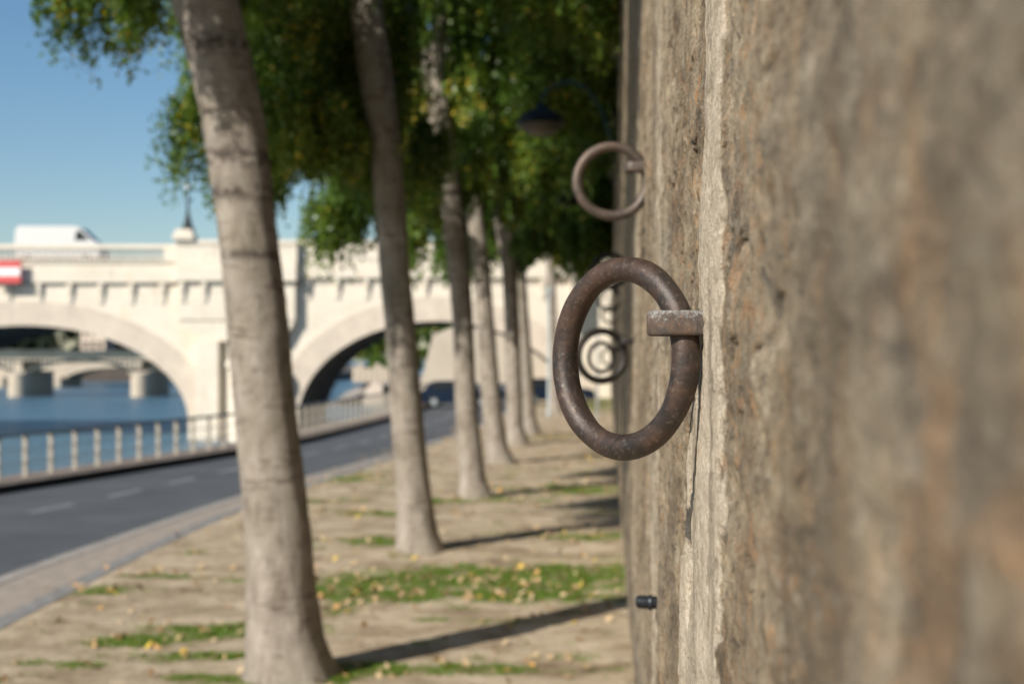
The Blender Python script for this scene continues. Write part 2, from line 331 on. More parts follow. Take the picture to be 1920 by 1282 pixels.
# ------------------------------------------------------------------ quay wall (relief in the mesh, pale dressed strips at the joints)
def wall_base(y, h):
    return 0.1305 + 0.010 * (h - HC) + 0.11 * sst(1.9, -0.2, h)
def wall_fields(Y, Hh):
    edge = lambda sc, ox: (fbm(Hh * sc, Y * 0.7 * sc, 5, 0.55, ox) - 0.5)
    far = 2.10 - 0.16 * (Hh - HC) + 0.20 * edge(3.0, 3) + 0.05 * edge(22, 8)
    far = far + 0.20 * sst(2.64, 2.52, Hh) + 0.16 * sst(2.42, 2.34, Hh + 0.05 * edge(9, 5))
    near = 1.67 + 0.22 * edge(3, 11) + 0.12 * edge(25, 14)
    pale = sst(near - 0.05, near + 0.03, Y) * (1 - sst(far - 0.006, far + 0.006, Y))
    first = pale.copy()
    for a, b, k in ((3.55, 4.15, 0.75), (6.3, 7.0, 0.7), (9.2, 10.4, 0.6), (13, 14, 0.6), (17, 18.5, 0.6), (22, 23, 0.5), (28, 30, 0.5)):
        e = 0.5 * edge(3.0, a); pale = np.maximum(pale, 0.72 * k * sst(a + e - 0.06, a + e + 0.06, Y) * (1 - sst(b + e - 0.08, b + e + 0.08, Y)))
    rough = 1 - 0.85 * np.clip(pale, 0, 1)
    n = fbm(Y * 4, Hh * 7.5, 6, 0.58, 1.0); n2 = fbm(Y * 22, Hh * 36, 4, 0.6, 5.0)
    rel = rough * (0.030 * (n - 0.5) + 0.010 * (n2 - 0.5)) + (1 - rough) * (0.004 * (n2 - 0.5))
    rel = rel + 0.001 * first - 0.004 * (1 - sst(near - 0.02, near + 0.02, Y)) * sst(0.6, 1.2, Y)
    rel = rel - 0.013 * sst(far - 0.004, far + 0.010, Y) * (1 - sst(2.6, 3.5, Y))
    # pits and the horizontal bed joints
    p = fbm(Y * 11, Hh * 27, 4, 0.6, 31.0); pit = sst(0.69, 0.73, p) * rough * sst(0.8, 1.6, Y)
    jw = 0.004 + 0.007 * fbm(Y * 5, Hh * 2, 3, 0.5, 41)
    for jh in (0.52, 1.15, 1.72, 2.235, 2.79, 3.38, 3.95, 4.6, 5.2, 5.9, 6.6, 7.3):
        jn = np.exp(-((Hh - jh - 0.006 * (fbm(Y * 3, Hh * 0 + jh, 3) - 0.5)) / jw) ** 2) * sst(0.50, 0.68, fbm(Y * 3.3, Hh * 0 + jh * 3, 3, 0.5, 50)) * (1 - sst(0.45, 0.50, Y) * (1 - sst(1.3, 1.6, Y)))
        pit = np.maximum(pit, 0.75 * jn * rough)
    pit = np.maximum(pit, np.exp(-(((Y - 2.12) / 0.025) ** 2 + ((Hh - 2.79) / 0.022) ** 2)))
    rel = rel - 0.012 * pit
    # the long crack under the ring, with a loose sliver of stone beyond it
    cy = 2.20 + 0.22 * (2.62 - Hh) + 0.03 * edge(14, 60); cwid = (0.010 + 0.045 * sst(2.50, 2.36, Hh)) * sst(2.24, 2.34, Hh) * sst(2.66, 2.58, Hh) * (0.6 + 0.9 * fbm(Hh * 16, Hh * 0, 3, 0.6, 70))
    cr = np.exp(-((Y - cy) / (cwid + 1e-4)) ** 4) * (cwid > 0.003); rel = rel - 0.03 * cr; pit = np.maximum(pit, cr)
    return pale, rel, pit
ys = np.unique(np.concatenate([np.linspace(-5, 0.2, 30), np.geomspace(0.2, 1.5, 260), np.linspace(1.5, 2.75, 330), np.geomspace(2.75, 8, 260), np.geomspace(8, 88, 200)]))
hs_ = np.unique(np.concatenate([np.linspace(-0.3, 1.4, 60), np.linspace(1.4, 2.1, 90), np.linspace(2.1, 3.3, 330), np.linspace(3.3, 4.2, 110), np.linspace(4.2, 8.0, 70)]))
YY, HH = np.meshgrid(ys, hs_, indexing='ij')
pale, rel, pit = wall_fields(YY, HH)
XX = wall_base(YY, HH) - rel
wall = empty('quay_wall', (0, 0, 0))
tag(wall, 'tall weathered stone quay wall in brown and grey running away on the right', 'wall')
link('wall_face', grid('wall_face', XX, YY, HH, True, {'pale': pale, 'pit': np.clip(pit * 0.8, 0, 1)}, flip=True), M_QUAY, wall)
MB().box(0.45, 1.6, -5, 88, -0.3, 7.98).build('wall_core', M_QUAY, wall)
MB().box(0.05, 1.65, -5, 88, 8.0, 8.25, 0.04).build('coping', M_KERB, wall)
def wall_x(y, h):
    _, r, _ = wall_fields(np.array([[y]]), np.array([[h]])); return float(wall_base(y, h) - r[0, 0])
tag(MB().box(1.65, 60, -5, 300, 7.6, 8.0).build('street', M_ASPH), 'upper street behind the quay wall', kind='structure')

# ------------------------------------------------------------------ mooring rings
def staple_mesh(L=0.085, w=0.066, hgt=0.035, th=0.015):
    bm = bmesh.new(); prof = []
    # U path in plan: out of the wall, round the end, back into the wall (x towards the river is negative)
    pts = [(0.06, -w / 2)]; rc = w / 2 - 0.008
    pts += [(-L + rc + th, -w / 2)]
    for k in range(1, 12):
        a = math.pi * k / 12; pts.append((-L + rc + th - math.sin(a) * rc, -w / 2 * math.cos(a)))
    pts += [(-L + rc + th, w / 2), (0.06, w / 2)]
    sec = [(-0.5, -0.5), (0.5, -0.5), (0.5, 0.5), (-0.5, 0.5)]; b = 0.22
    sec = []
    for sx, sy in ((-1, -1), (1, -1), (1, 1), (-1, 1)):
        for k in range(4):
            a = math.atan2(sy, sx) + (k / 3 - 0.5) * math.pi / 2
            sec.append((sx * (0.5 * th - 0.0045) + 0.0045 * math.cos(a), sy * (0.5 * hgt - 0.006) + 0.006 * math.sin(a)))
    rings = []; n = len(pts)
    dense = []
    for i in range(n - 1):
        a = Vector((*pts[i], 0)); c = Vector((*pts[i + 1], 0)); m = max(1, int((c - a).length / 0.006))
        for k in range(m): dense.append(a.lerp(c, k / m))
    dense.append(Vector((*pts[-1], 0)))
    for i, p in enumerate(dense):
        t = (dense[min(i + 1, len(dense) - 1)] - dense[max(i - 1, 0)]).normalized(); u = Vector((t.y, -t.x, 0))
        rings.append([bm.verts.new(p + u * s0 + Vector((0, 0, s1))) for s0, s1 in sec])
    for a, c in zip(rings, rings[1:]):
        for k in range(len(sec)):
            j = (k + 1) % len(sec); bm.faces.new((a[k], a[j], c[j], c[k]))
    bmesh.ops.recalc_face_normals(bm, faces=bm.faces)
    me = bpy.data.meshes.new('staple'); bm.to_mesh(me); bm.free()
    me.polygons.foreach_set('use_smooth', [True] * len(me.polygons)); return me
def ring_mesh(Rm=0.1305, r=0.0191, hi=True, seed=0.0):
    n, m = (260, 64) if hi else (96, 20)
    u = np.linspace(0, 2 * np.pi, n, endpoint=False); v = np.linspace(0, 2 * np.pi, m, endpoint=False)
    U, V = np.meshgrid(u, v, indexing='ij')
    w = lambda k, ph: np.sin(k * U + ph + seed)
    rr = r * (1 + 0.03 * w(2, 1) + 0.022 * w(5, 2) + 0.012 * w(9, 4)) * (1 + 0.018 * np.sin(2 * V + 3 * U) + 0.012 * np.sin(3 * V - 5 * U))
    RR = Rm * (1 + 0.008 * w(2, 0.4) + 0.004 * w(3, 2.2))
    if hi: rr = rr * (1 + 0.035 * (fbm(U * 9, V * 3.5 + 4, 4, 0.55, 3) - 0.5) * np.sin(V / 2) ** 0.3)
    x = (RR + rr * np.cos(V)) * np.cos(U); z = (RR + rr * np.cos(V)) * np.sin(U); y = rr * np.sin(V)
    P_ = np.stack([x, y, z], -1).reshape(-1, 3)
    i = np.arange(n)[:, None]; j = np.arange(m)[None, :]
    a = i * m + j; b = i * m + (j + 1) % m; c = ((i + 1) % n) * m + (j + 1) % m; d = ((i + 1) % n) * m + j
    return npmesh('ring', P_, np.stack([a, b, c, d], -1).reshape(-1, 4)[:, ::-1], True)
ST = staple_mesh(); RH = ring_mesh(); RL = ring_mesh(hi=False, seed=1.3)
def mooring(px, py, d, yaw, tilt, staple_px, mats, label, scale=1.0, hi=False, dy=0.0):
    c = P(px, py, d)
    s = P(staple_px[0], staple_px[1], d + dy); sy = s.y; sz = s.z
    base = Vector((wall_x(sy, sz), sy, sz))
    e = empty('mooring_ring', base); tag(e, label, 'mooring ring', 'iron mooring rings along the quay wall')
    r = link('ring', RH if hi else RL, None, e)
    if not r.data.materials: r.data.materials.append(None)
    r.material_slots[0].link = 'OBJECT'; r.material_slots[0].material = mats[0]
    r.location = c - base; r.rotation_euler = (0, R(tilt), R(yaw)); r.scale = (scale,) * 3
    st = link('staple', ST, None, e)
    if not st.data.materials: st.data.materials.append(None)
    st.material_slots[0].link = 'OBJECT'; st.material_slots[0].material = mats[1]
    return e
mooring(1167, 672, 2.08, -48.5, 0, (1287, 606.5), (M_RUST, M_STAP), 'large dark rusted iron mooring ring in sharp focus nearest on the stone wall', hi=True, dy=-0.091)
mooring(1148, 340, 5.33, 6, 0, (1210, 314), (M_RUST2, M_RUST2), 'dusty brown mooring ring hanging higher up the wall just beyond the large one')
mooring(1128, 667, 7.4, 24, 0, (1166, 640), (M_RUST3, M_RUST3), 'blackened mooring ring seen through the large ring, widest of the nested circles')
mooring(1127, 670, 12.7, 36, 0, (1150, 655), (M_RUST3, M_RUST3), 'small dark mooring ring nested as second circle inside the large ring')
mooring(1140, 669, 25.0, 34, 0, (1148, 661), (M_RUST3, M_RUST3), 'tiny far mooring ring at the centre of the nested circles')
mooring(1143, 508, 11.1, 8, 0, (1168, 492), (M_RUST3, M_RUST3), 'dark upper mooring ring showing its arc just above the large ring')
mooring(1143, 561, 16.6, 10, 0, (1161, 549), (M_RUST3, M_RUST3), 'dark small upper mooring ring seen inside the top of the large ring')
mooring(1144, 590, 23.0, 12, 0, (1156, 582), (M_RUST3, M_RUST3), 'smallest upper mooring ring glimpsed far down the wall inside the large ring')
# iron stub low on the wall
sy = 3.62; sh = HC - (1127 - HOR) / F * sy; sxw = wall_x(sy, sh)
mb = MB(); mb.tube([(0.03, 0, 0), (-0.012, 0, 0.0), (-0.035, 0, 0.001), (-0.050, 0, 0.002), (-0.054, 0, 0.002)], [0.0165, 0.0165, 0.0175, 0.015, 0.009], 16)
mb.tube([(-0.012, 0, 0.0), (-0.018, 0, 0.0), (-0.022, 0, 0)], [0.0195, 0.020, 0.0175], 16)
tag(mb.build('iron_stub', M_BOLT, smooth=True, loc=(sxw, sy, sh)), 'short black iron stub sticking out of the wall low down', 'iron stub')

# ------------------------------------------------------------------ ground, road, quay edge, river
def curve(pts):
    D = np.array([p[0] for p in pts], float); X = np.array([p[1] for p in pts], float)
    def f(d):
        d = np.asarray(d, float); s = 0
        for k in (-2.5, -1.2, 0, 1.2, 2.5): s = s + np.interp(d + k, D, X)
        return s / 5
    return f
c_border = curve([(-10, -5.2), (14, -5.06), (20.4, -5.0), (25.5, -4.7), (38, -3.05), (49, -1.75), (62, -0.55), (80, 0.35), (110, 0.9), (160, 1.2)])
c_kerb = curve([(-10, -7.0), (10, -6.6), (17.5, -6.3), (28, -5.3), (39.6, -3.34), (49, -2.0), (62, -0.7), (80, 0.2), (110, 0.7), (160, 1.0)])
c_ledge = curve([(-10, -19.5), (10, -15.1), (20, -12.8), (29.1, -10.5), (40, -7.95), (45.7, -6.8), (62.7, -5.3), (75, -4.7), (95, -4.4), (160, -4.2)])
dd = np.concatenate([np.linspace(-10, 60, 150), np.linspace(61, 158, 60)])
def strip(name, fa, fb, za, zb, mat, label, parent=None, m=6, d=dd, kind='structure'):
    D, T = np.meshgrid(d, np.linspace(0, 1, m), indexing='ij')
    xa = fa(D); xb = fb(D); X = xa + (xb - xa) * T; Z = za + (zb - za) * T
    o = link(name, grid(name, X * cP - D * sP, X * sP + D * cP, Z, False, flip=True), mat, parent)
    return tag(o, label, kind=kind) if kind else o
ZR = -0.12
strip('road', lambda d: c_ledge(d) - 0.1, lambda d: c_kerb(d) + 0.05, ZR, ZR, M_ASPH, 'dark asphalt riverside road')
# kerb: solid profile
strip('kerb', lambda d: c_kerb(d), lambda d: c_kerb(d) + 0.005, ZR - 0.05, 0.012, M_KERB, 'granite kerb', m=2)
strip('kerb', lambda d: c_kerb(d) + 0.005, lambda d: c_kerb(d) + 0.24, 0.012, 0.012, M_KERB, 'granite kerb', m=2)
def c_in(d): return np.maximum(c_border(d) - 0.24, c_kerb(d) + 0.24)
strip('pavement', lambda d: c_kerb(d) + 0.235, c_in, 0.004, 0.004, M_PAVE, 'narrow gritted pavement beside the kerb', m=4)
strip('border', c_in, lambda d: np.maximum(c_border(d), c_in(d) + 0.05), 0.009, 0.009, M_BORD, 'grey stone border of the pavement', m=3)
# lane dashes
mb = MB(); c_lane = curve([(10, -12.0), (24.7, -8.95), (27, -8.4), (30, -7.85), (33.2, -7.4), (45, -5.1), (62, -3.2), (90, -2.2)])
k = 8.0
while k < 88:
    for s0 in np.linspace(k, k + 1.5, 5)[:-1]:
        s1 = s0 + 0.375; a = cw(float(c_lane(s0)) - 0.07, s0, ZR + 0.004); b = cw(float(c_lane(s0)) + 0.07, s0, ZR + 0.004); c = cw(float(c_lane(s1)) + 0.07, s1, ZR + 0.004); e = cw(float(c_lane(s1)) - 0.07, s1, ZR + 0.004)
        mb.bm.faces.new([mb.bm.verts.new(p) for p in (a, b, c, e)])
    k += 2.95
tag(mb.build('lane_marking', M_LINE), 'faint dashed lane line', kind='structure')

patches = []   # grass patches: photograph position on the ground, radii in metres (along x, along y)
def gp(px, py): d = F * HC / (py - HOR); return cw((px - 960) / F * d, d)
for px, py, rx, ry, k in ((880, 1095, 1.75, 0.75, 1.0), (720, 1120, 0.9, 0.45, 0.9), (1080, 1078, 0.8, 0.5, 1.0), (1010, 1125, 0.9, 0.35, 0.8), (260, 1205, 0.55, 0.22, 1.0), (420, 1190, 0.45, 0.28, 1.0),
                          (390, 1235, 0.55, 0.12, 0.9), (690, 1262, 0.32, 0.2, 1.2), (880, 1262, 0.55, 0.18, 0.9), (170, 1110, 0.6, 0.25, 0.8), (330, 1085, 0.7, 0.12, 0.5), (620, 1278, 0.25, 0.2, 0.9), (410, 1278, 0.4, 0.12, 1.0),
                          (700, 1018, 0.5, 0.35, 0.6), (1100, 1010, 0.5, 0.45, 0.7), (870, 940, 1.2, 0.5, 0.35), (1100, 920, 0.9, 0.9, 0.5), (700, 965, 1.0, 0.4, 0.35), (640, 900, 1.2, 0.8, 0.3), (1120, 757, 2.2, 9, 1.1), (1010, 820, 1.6, 1.5, 0.6), (1100, 860, 1.0, 1.5, 0.35),
                          (950, 1170, 0.5, 0.12, 0.5), (800, 1165, 0.4, 0.1, 0.45), (1060, 1240, 0.35, 0.15, 0.45), (560, 1110, 0.6, 0.3, 0.5), (90, 1250, 0.5, 0.1, 0.45)):
    p = gp(px, py); patches.append((p.x, p.y, rx * 1.1, ry * 1.35, k))
def grass_field(X, Y):
    g = np.zeros_like(X)
    for x, y, rx, ry, k in patches:
        g = np.maximum(g, k * np.exp(-(((X - x) / rx) ** 2 + ((Y - y) / ry) ** 2) ** 1.15))
    n = fbm(X * 1.8, Y * 3.2, 5, 0.6, 7)
    return g * (0.15 + 1.65 * n) + 0.35 * sst(0.60, 0.72, n) * 0.8
def gz(X, Y):
    return 0.05 * (fbm(X * 0.9, Y * 0.9, 4, 0.5, 2) - 0.5) + 0.016 * (fbm(X * 7, Y * 9, 4, 0.6, 4) - 0.5) + 0.03
dg = np.concatenate([np.linspace(-10, 8, 30), np.linspace(8.2, 30, 330), np.linspace(30.3, 60, 130), np.linspace(61, 158, 60)])
D, T = np.meshgrid(dg, np.linspace(0, 1, 220), indexing='ij')
xa = c_border(D) - 0.02
A_x = xa * cP - D * sP; A_y = xa * sP + D * cP
B_x = np.where(A_y < 88, 0.5, 14.0)
GX = A_x + (B_x - A_x) * T; GY = A_y + 0 * T; GZ = gz(GX, GY) * sst(0, 0.03, T)
link_g = link('ground', grid('ground', GX, GY, GZ, True, {'grass': np.clip(grass_field(GX, GY), 0, 1)}, flip=True), M_DIRT)
tag(link_g, 'sandy bare soil strip with thin grass under the trees', kind='structure')

# grass blades and fallen leaves
def scatter(n, xr, yr):
    return rng.uniform(*xr, n), rng.uniform(*yr, n)
x, y = scatter(1300000, (-6, 0.2), (10.0, 34)); g = grass_field(x, y); xc_ = x * cP + y * sP; dc_ = -x * sP + y * cP
keep = (rng.random(len(x)) < np.clip((g - 0.14) * 2.0, 0, 1) * np.clip(fbm(x * 5, y * 5, 4, 0.65, 3) * 5 - 1.9, 0.04, 1)) & (xc_ > c_border(dc_) + 0.03); x = x[keep]; y = y[keep]
n = len(x); z = gz(x, y); a = rng.uniform(0, 2 * np.pi, n); L = rng.uniform(0.012, 0.038, n); lean = rng.uniform(0.0, 0.035, n); w = rng.uniform(0.003, 0.006, n)
lx = np.cos(a); ly = np.sin(a)
b0 = np.stack([x - ly * w, y + lx * w, z - 0.004], -1); b1 = np.stack([x + ly * w, y - lx * w, z - 0.004], -1); tp = np.stack([x + lx * lean, y + ly * lean, z + L], -1)
V = np.stack([b0, b1, tp], 1).reshape(-1, 3); tint = np.repeat(rng.uniform(0.35, 0.85, n), 3)
gm = m_leaf('grass blades', 1.45)
o = link('grass', npmesh('grass', V, np.arange(3 * n).reshape(-1, 3), False, {'tint': tint}), gm); tag(o, 'thin green grass growing in patches on the sandy soil', 'grass', kind='stuff')
def leaflets(x, y, z, size, tilt):
    n = len(x); a = rng.uniform(0, 2 * np.pi, n); ux = np.stack([np.cos(a), np.sin(a), rng.normal(0, tilt, n)], -1); uy = np.stack([-np.sin(a), np.cos(a), rng.normal(0, tilt, n)], -1)
    c = np.stack([x, y, z], -1); s = size[:, None]
    return np.stack([c - ux * s, c - uy * s * 0.62 + ux * s * 0.1, c + ux * s, c + uy * s * 0.62 + ux * s * 0.1], 1).reshape(-1, 3)
x, y = scatter(40000, (-6.5, 0.15), (9.5, 60)); dn = 0.06 + 0.9 * np.clip(grass_field(x, y), 0, 1); keep = rng.random(len(x)) < dn * 0.55; xc_ = x * cP + y * sP; dc_ = -x * sP + y * cP
keep &= (xc_ > c_border(dc_) - 1.0); x = x[keep]; y = y[keep]
t = NT('fallen leaves'); at = t.attr('tint')
t.col(t.ramp(at, [(0.0, (0.20, 0.12, 0.06)), (0.35, (0.38, 0.26, 0.14)), (0.75, (0.50, 0.38, 0.23)), (0.93, (0.52, 0.27, 0.08)), (1.0, (0.62, 0.46, 0.06))])); t.rough(0.7)
V = leaflets(x, y, gz(x, y) + rng.uniform(0.012, 0.035, len(x)), rng.uniform(0.018, 0.06, len(x)), 0.5)
o = link('fallen_leaves', npmesh('fallen_leaves', V, np.arange(len(V)).reshape(-1, 4), False, {'tint': np.repeat(rng.random(len(x)), 4)}), t.m)
tag(o, 'small yellow and brown fallen leaves scattered over soil and grass', 'leaves', kind='stuff')

# quay edge (ledge) and its retaining wall down to the river
ZL = 0.05
strip('quay_edge', lambda d: c_ledge(d), lambda d: c_ledge(d) + 0.002, ZL, ZR - 0.05, M_SHADE, 'raised stone edge of the quay', m=2)
strip('quay_edge', lambda d: c_ledge(d) - 1.3, lambda d: c_ledge(d), ZL, ZL, M_LEDGE, 'raised stone edge of the quay', m=3)
strip('embankment', lambda d: c_ledge(d) - 1.6, lambda d: c_ledge(d) - 1.3, -3.2, ZL, M_LEDGE, 'stone embankment down to the river', m=4)
mb = MB(); mb.box(-900, 900, -60, 1500, -3.5, -2.7)
tag(mb.build('water', M_WATER, rot=(0, 0, PHI)), 'blue rippled river', kind='structure')

# ------------------------------------------------------------------ railing on the quay edge
fence = empty('railing', cw(float(c_ledge(30)) - 0.3, 30, ZL)); tag(fence, 'low riverside railing with pale flat posts on the quay edge', 'railing')
finv = fence.location.copy()
def fpt(s): return cw(float(c_ledge(s)) - 0.75, s, ZL)
posts = [];
arc = np.linspace(12, 88, 3000); pc = np.array([fpt(s) for s in arc]); ln = np.concatenate([[0], np.cumsum(np.linalg.norm(np.diff(pc, axis=0), axis=1))])
fpx = np.array([960 + F * (q[0] * cP + q[1] * sP) / (-q[0] * sP + q[1] * cP) for q in pc]); s30 = np.interp(47, fpx, ln); GAP = (np.interp(223, fpx, ln) - s30) / 4; offs = s30 % GAP
ts = [np.interp(v, ln, arc) for v in np.arange(offs, ln[-1], GAP)]
pm = MB(); pm.box(-0.052, 0.052, -0.03, 0.03, 0, 0.90, 0.006); pm.box(-0.072, 0.072, -0.036, 0.036, 0.003, 0.05, 0.004); pm.tube([(0, -0.035, 0.3), (0, 0.035, 0.3)], 0.022, 8)
p0 = pm.build('post', M_POST, fence); PH_ = 0.80
for i, s in enumerate(ts):
    o = p0 if i == 0 else p0.copy()
    if i: C.objects.link(o); o.parent = fence
    q = fpt(s); o.location = q - finv; o.rotation_euler = (0, 0, PHI)
for hgt, r, mat, nm in ((0.94, 0.040, M_RAIL, 'top_rail'), (0.62, 0.012, M_CABLE, 'rail'), (0.32, 0.012, M_CABLE, 'rail')):
    MB().tube([fpt(s) - finv + Vector((0, 0, hgt)) for s in np.linspace(10, 88, 90)], r, 8).build(nm, mat, fence)

# ------------------------------------------------------------------ trees
def trunk(prof, d, parent, name='trunk', seg=28, top=None, seed=0.0, flare=True, scar=None, d_lean=0.0, dens=0.06):
    """prof: rows (centre px, py, width px) from the ground up, seen at distance d; top: extra (world offset) points above."""
    pts = []; rad = []
    for px, py, wd in prof:
        pts.append(P(px, py, d)); rad.append(wd * 0.5 / F * d)
    for dx, dz, r in (top or []):
        pts.append(pts[len(prof) - 1] + Vector((dx, 0.0, dz))); rad.append(r)
    pts = np.array(pts); rad = np.array(rad)
    z = pts[:, 2]; pts[:, 1] += d_lean * (z - z[0])
    n = int((z[-1] - z[0]) / dens) + 2; zz = np.linspace(z[0] - 0.08, z[-1], n)
    cx = np.interp(zz, z, pts[:, 0]); cy = np.interp(zz, z, pts[:, 1]); rr = np.interp(zz, z, rad)
    k = 5; ker = np.ones(k) / k
    cx = np.convolve(np.pad(cx, k // 2, 'edge'), ker, 'valid'); cy = np.convolve(np.pad(cy, k // 2, 'edge'), ker, 'valid')
    A = np.linspace(0, 2 * np.pi, seg + 1)[:-1]; ZZ, AA = np.meshgrid(zz, A, indexing='ij')
    ca = np.cos(AA); sa = np.sin(AA)
    rrr = rr[:, None] * (1 + 0.10 * (fbm(ca * 1.4 + 5 + seed, ZZ * 0.9 + sa * 1.4, 3, 0.5, seed) - 0.5) + 0.07 * (fbm(ca * 3 + 9, ZZ * 7 + sa * 3, 4, 0.6, seed + 3) - 0.5))
    if flare:
        fl = np.exp(-np.clip(ZZ - z[0], 0, None) / 0.22); rrr = rrr * (1 + fl * (0.10 + 0.22 * fbm(ca * 1.7 + seed, sa * 1.7 + 3, 2, 0.5, 9)))
    X = cx[:, None] + rrr * ca; Y = cy[:, None] + rrr * sa
    base = parent.location
    Vv = np.stack([X - base.x, Y - base.y, ZZ - base.z], -1).reshape(-1, 3)
    i = np.arange(n - 1)[:, None]; j = np.arange(seg)[None, :]
    q = np.stack([i * seg + j, i * seg + (j + 1) % seg, (i + 1) * seg + (j + 1) % seg, (i + 1) * seg + j], -1).reshape(-1, 4)
    sc = np.zeros_like(ZZ)
    for s in (scar or []): sc = np.maximum(sc, np.exp(-((ZZ - s[0]) / s[1]) ** 2))
    return link(name, npmesh(name, Vv, q, True, {'scar': sc}), M_BARK, parent), Vector((cx[-1], cy[-1], zz[-1]))
CARVE = [(P(1014, 222, 23.3), 0.75, 2.6, 0.6), (P(1066, 372, 45.0), 0.8, 6.0, 0.55)]
def crown(parent, clumps, n_str, size, seed, mat=None, droop=1.0, path=None):
    """clumps: (centre, radii, weight, hang) ellipsoids filled with hanging strands of leaves"""
    g = np.random.default_rng(seed); Vs = []; Ts = []
    W_ = np.array([c[2] for c in clumps], float); W_ /= W_.sum()
    for (c, rad, w, hang), share in zip(clumps, W_):
        m = max(3, int(n_str * share))
        u = g.normal(size=(m, 3)); u /= np.linalg.norm(u, axis=1)[:, None]
        # sub-clusters give uneven light and dark masses with gaps
        nc = max(3, m // 14); cc = g.normal(size=(nc, 3)); cc /= np.linalg.norm(cc, axis=1)[:, None]; cc *= (g.random((nc, 1)) ** 0.45) * 0.86
        pick = g.integers(0, nc, m); rr = (g.random((m, 1)) ** 0.6) * 0.26
        p = (cc[pick] + u * rr) * np.array(rad) + np.array(c)
        ll = g.uniform(0.35, 1.0, m) * hang; nl = 26
        s = np.linspace(0, 1, nl)[None, :]
        ang = g.uniform(0, 2 * np.pi, m)[:, None]; out = g.uniform(0.0, 0.28, m)[:, None] * hang
        X = p[:, 0:1] + np.cos(ang) * out * np.sqrt(s) + g.normal(0, 0.045 * (0.4 + size * 10), (m, nl))
        Y = p[:, 1:2] + np.sin(ang) * out * np.sqrt(s) + g.normal(0, 0.045 * (0.4 + size * 10), (m, nl))
        Z = p[:, 2:3] - ll[:, None] * s ** 1.15 + g.normal(0, 0.05, (m, nl))
        c3 = np.stack([X, Y, Z], -1).reshape(-1, 3)
        ok = np.ones(len(c3), bool)
        for q, ax, ay, az in CARVE: ok &= ~((abs(c3[:, 0] - q.x) < ax) & (c3[:, 1] < q.y + 0.7) & (c3[:, 1] > q.y - ay) & (abs(c3[:, 2] - q.z) < az))
        if path is not None:      # the bare space in front of and around the trunk
            tx = np.interp(c3[:, 2], path[:, 2], path[:, 0]); ty = np.interp(c3[:, 2], path[:, 2], path[:, 1])
            ok &= ~((abs(c3[:, 0] - tx) < 0.34 + 0.22 * np.sin(c3[:, 2] * 3.1)) & (c3[:, 1] < ty + 0.3) & (c3[:, 2] < 8.3))
        okf = ok; c3 = c3[ok]; N = len(c3)
        a = g.normal(size=(N, 3)); a[:, 2] -= 0.7; a /= np.linalg.norm(a, axis=1)[:, None]
        b = g.normal(size=(N, 3)); b = np.cross(a, b); b /= np.linalg.norm(b, axis=1)[:, None]
        sz = (size * g.uniform(0.6, 1.25, N))[:, None]
        V = np.stack([c3 - a * sz, c3 - b * sz * 0.5, c3 + a * sz, c3 + b * sz * 0.5], 1)
        Vs.append(V.reshape(-1, 3)); tt = np.clip(np.repeat(g.normal(0.55, 0.16, nc)[pick], nl)[okf] + g.normal(0, 0.16, N) + (g.random(N) > 0.985) * 0.5, 0, 1)
        Ts.append(np.repeat(tt, 4))
    V = np.concatenate(Vs) - np.array(parent.location); T_ = np.concatenate(Ts)
    return link('crown', npmesh('crown', V, np.arange(len(V)).reshape(-1, 4), False, {'tint': T_}), mat or M_LEAF, parent)
def limbs(parent, start, targets, r0, seed):
    mb = MB(); g = random.Random(seed)
    for tx in targets:
        s = Vector(start); e = Vector(tx); pts = []; n = 7
        for k in range(n + 1):
            u = k / n; p = s.lerp(e, u); p.z += 0.35 * math.sin(math.pi * u) ; p += Vector((g.uniform(-.06, .06), g.uniform(-.06, .06), 0)) * (u > 0); pts.append(p - parent.location)
        mb.tube(pts, [r0 * (1 - 0.8 * k / n) for k in range(n + 1)], 8)
    return mb.build('limb', M_BARK, parent, smooth='all')
def make_tree(kind_label, d, prof, top, crowns, n_str, size, seed, scar=None, lim=None, extra=None, r_l=0.09):
    base = P(prof[0][0], prof[0][1], d)
    t = empty('tree', base); tag(t, kind_label, 'tree', 'row of trees along the quay')
    _, tp = trunk(prof, d, t, top=top, seed=seed, scar=scar, seg=40 if d < 20 else 24, dens=0.03 if d < 20 else 0.06)
    if extra:
        for pr, tpx in extra: trunk(pr, d, t, name='branch', top=tpx, seed=seed + 1, flare=False, seg=16)
    cl = []
    for (dx, dy, h, rx, ry, rz, w, hang) in crowns: cl.append(((base.x + dx, base.y + dy, h), (rx, ry, rz), w, hang))
    crown(t, cl, n_str, size, seed, path=np.array([tuple(P(a, b, d)) for a, b, c in prof] + [tuple(tp)]))
    limbs(t, tp + Vector((0, 0, -0.5)), [Vector(c[0]) for c in cl[:6]] , r_l, seed)
    return t
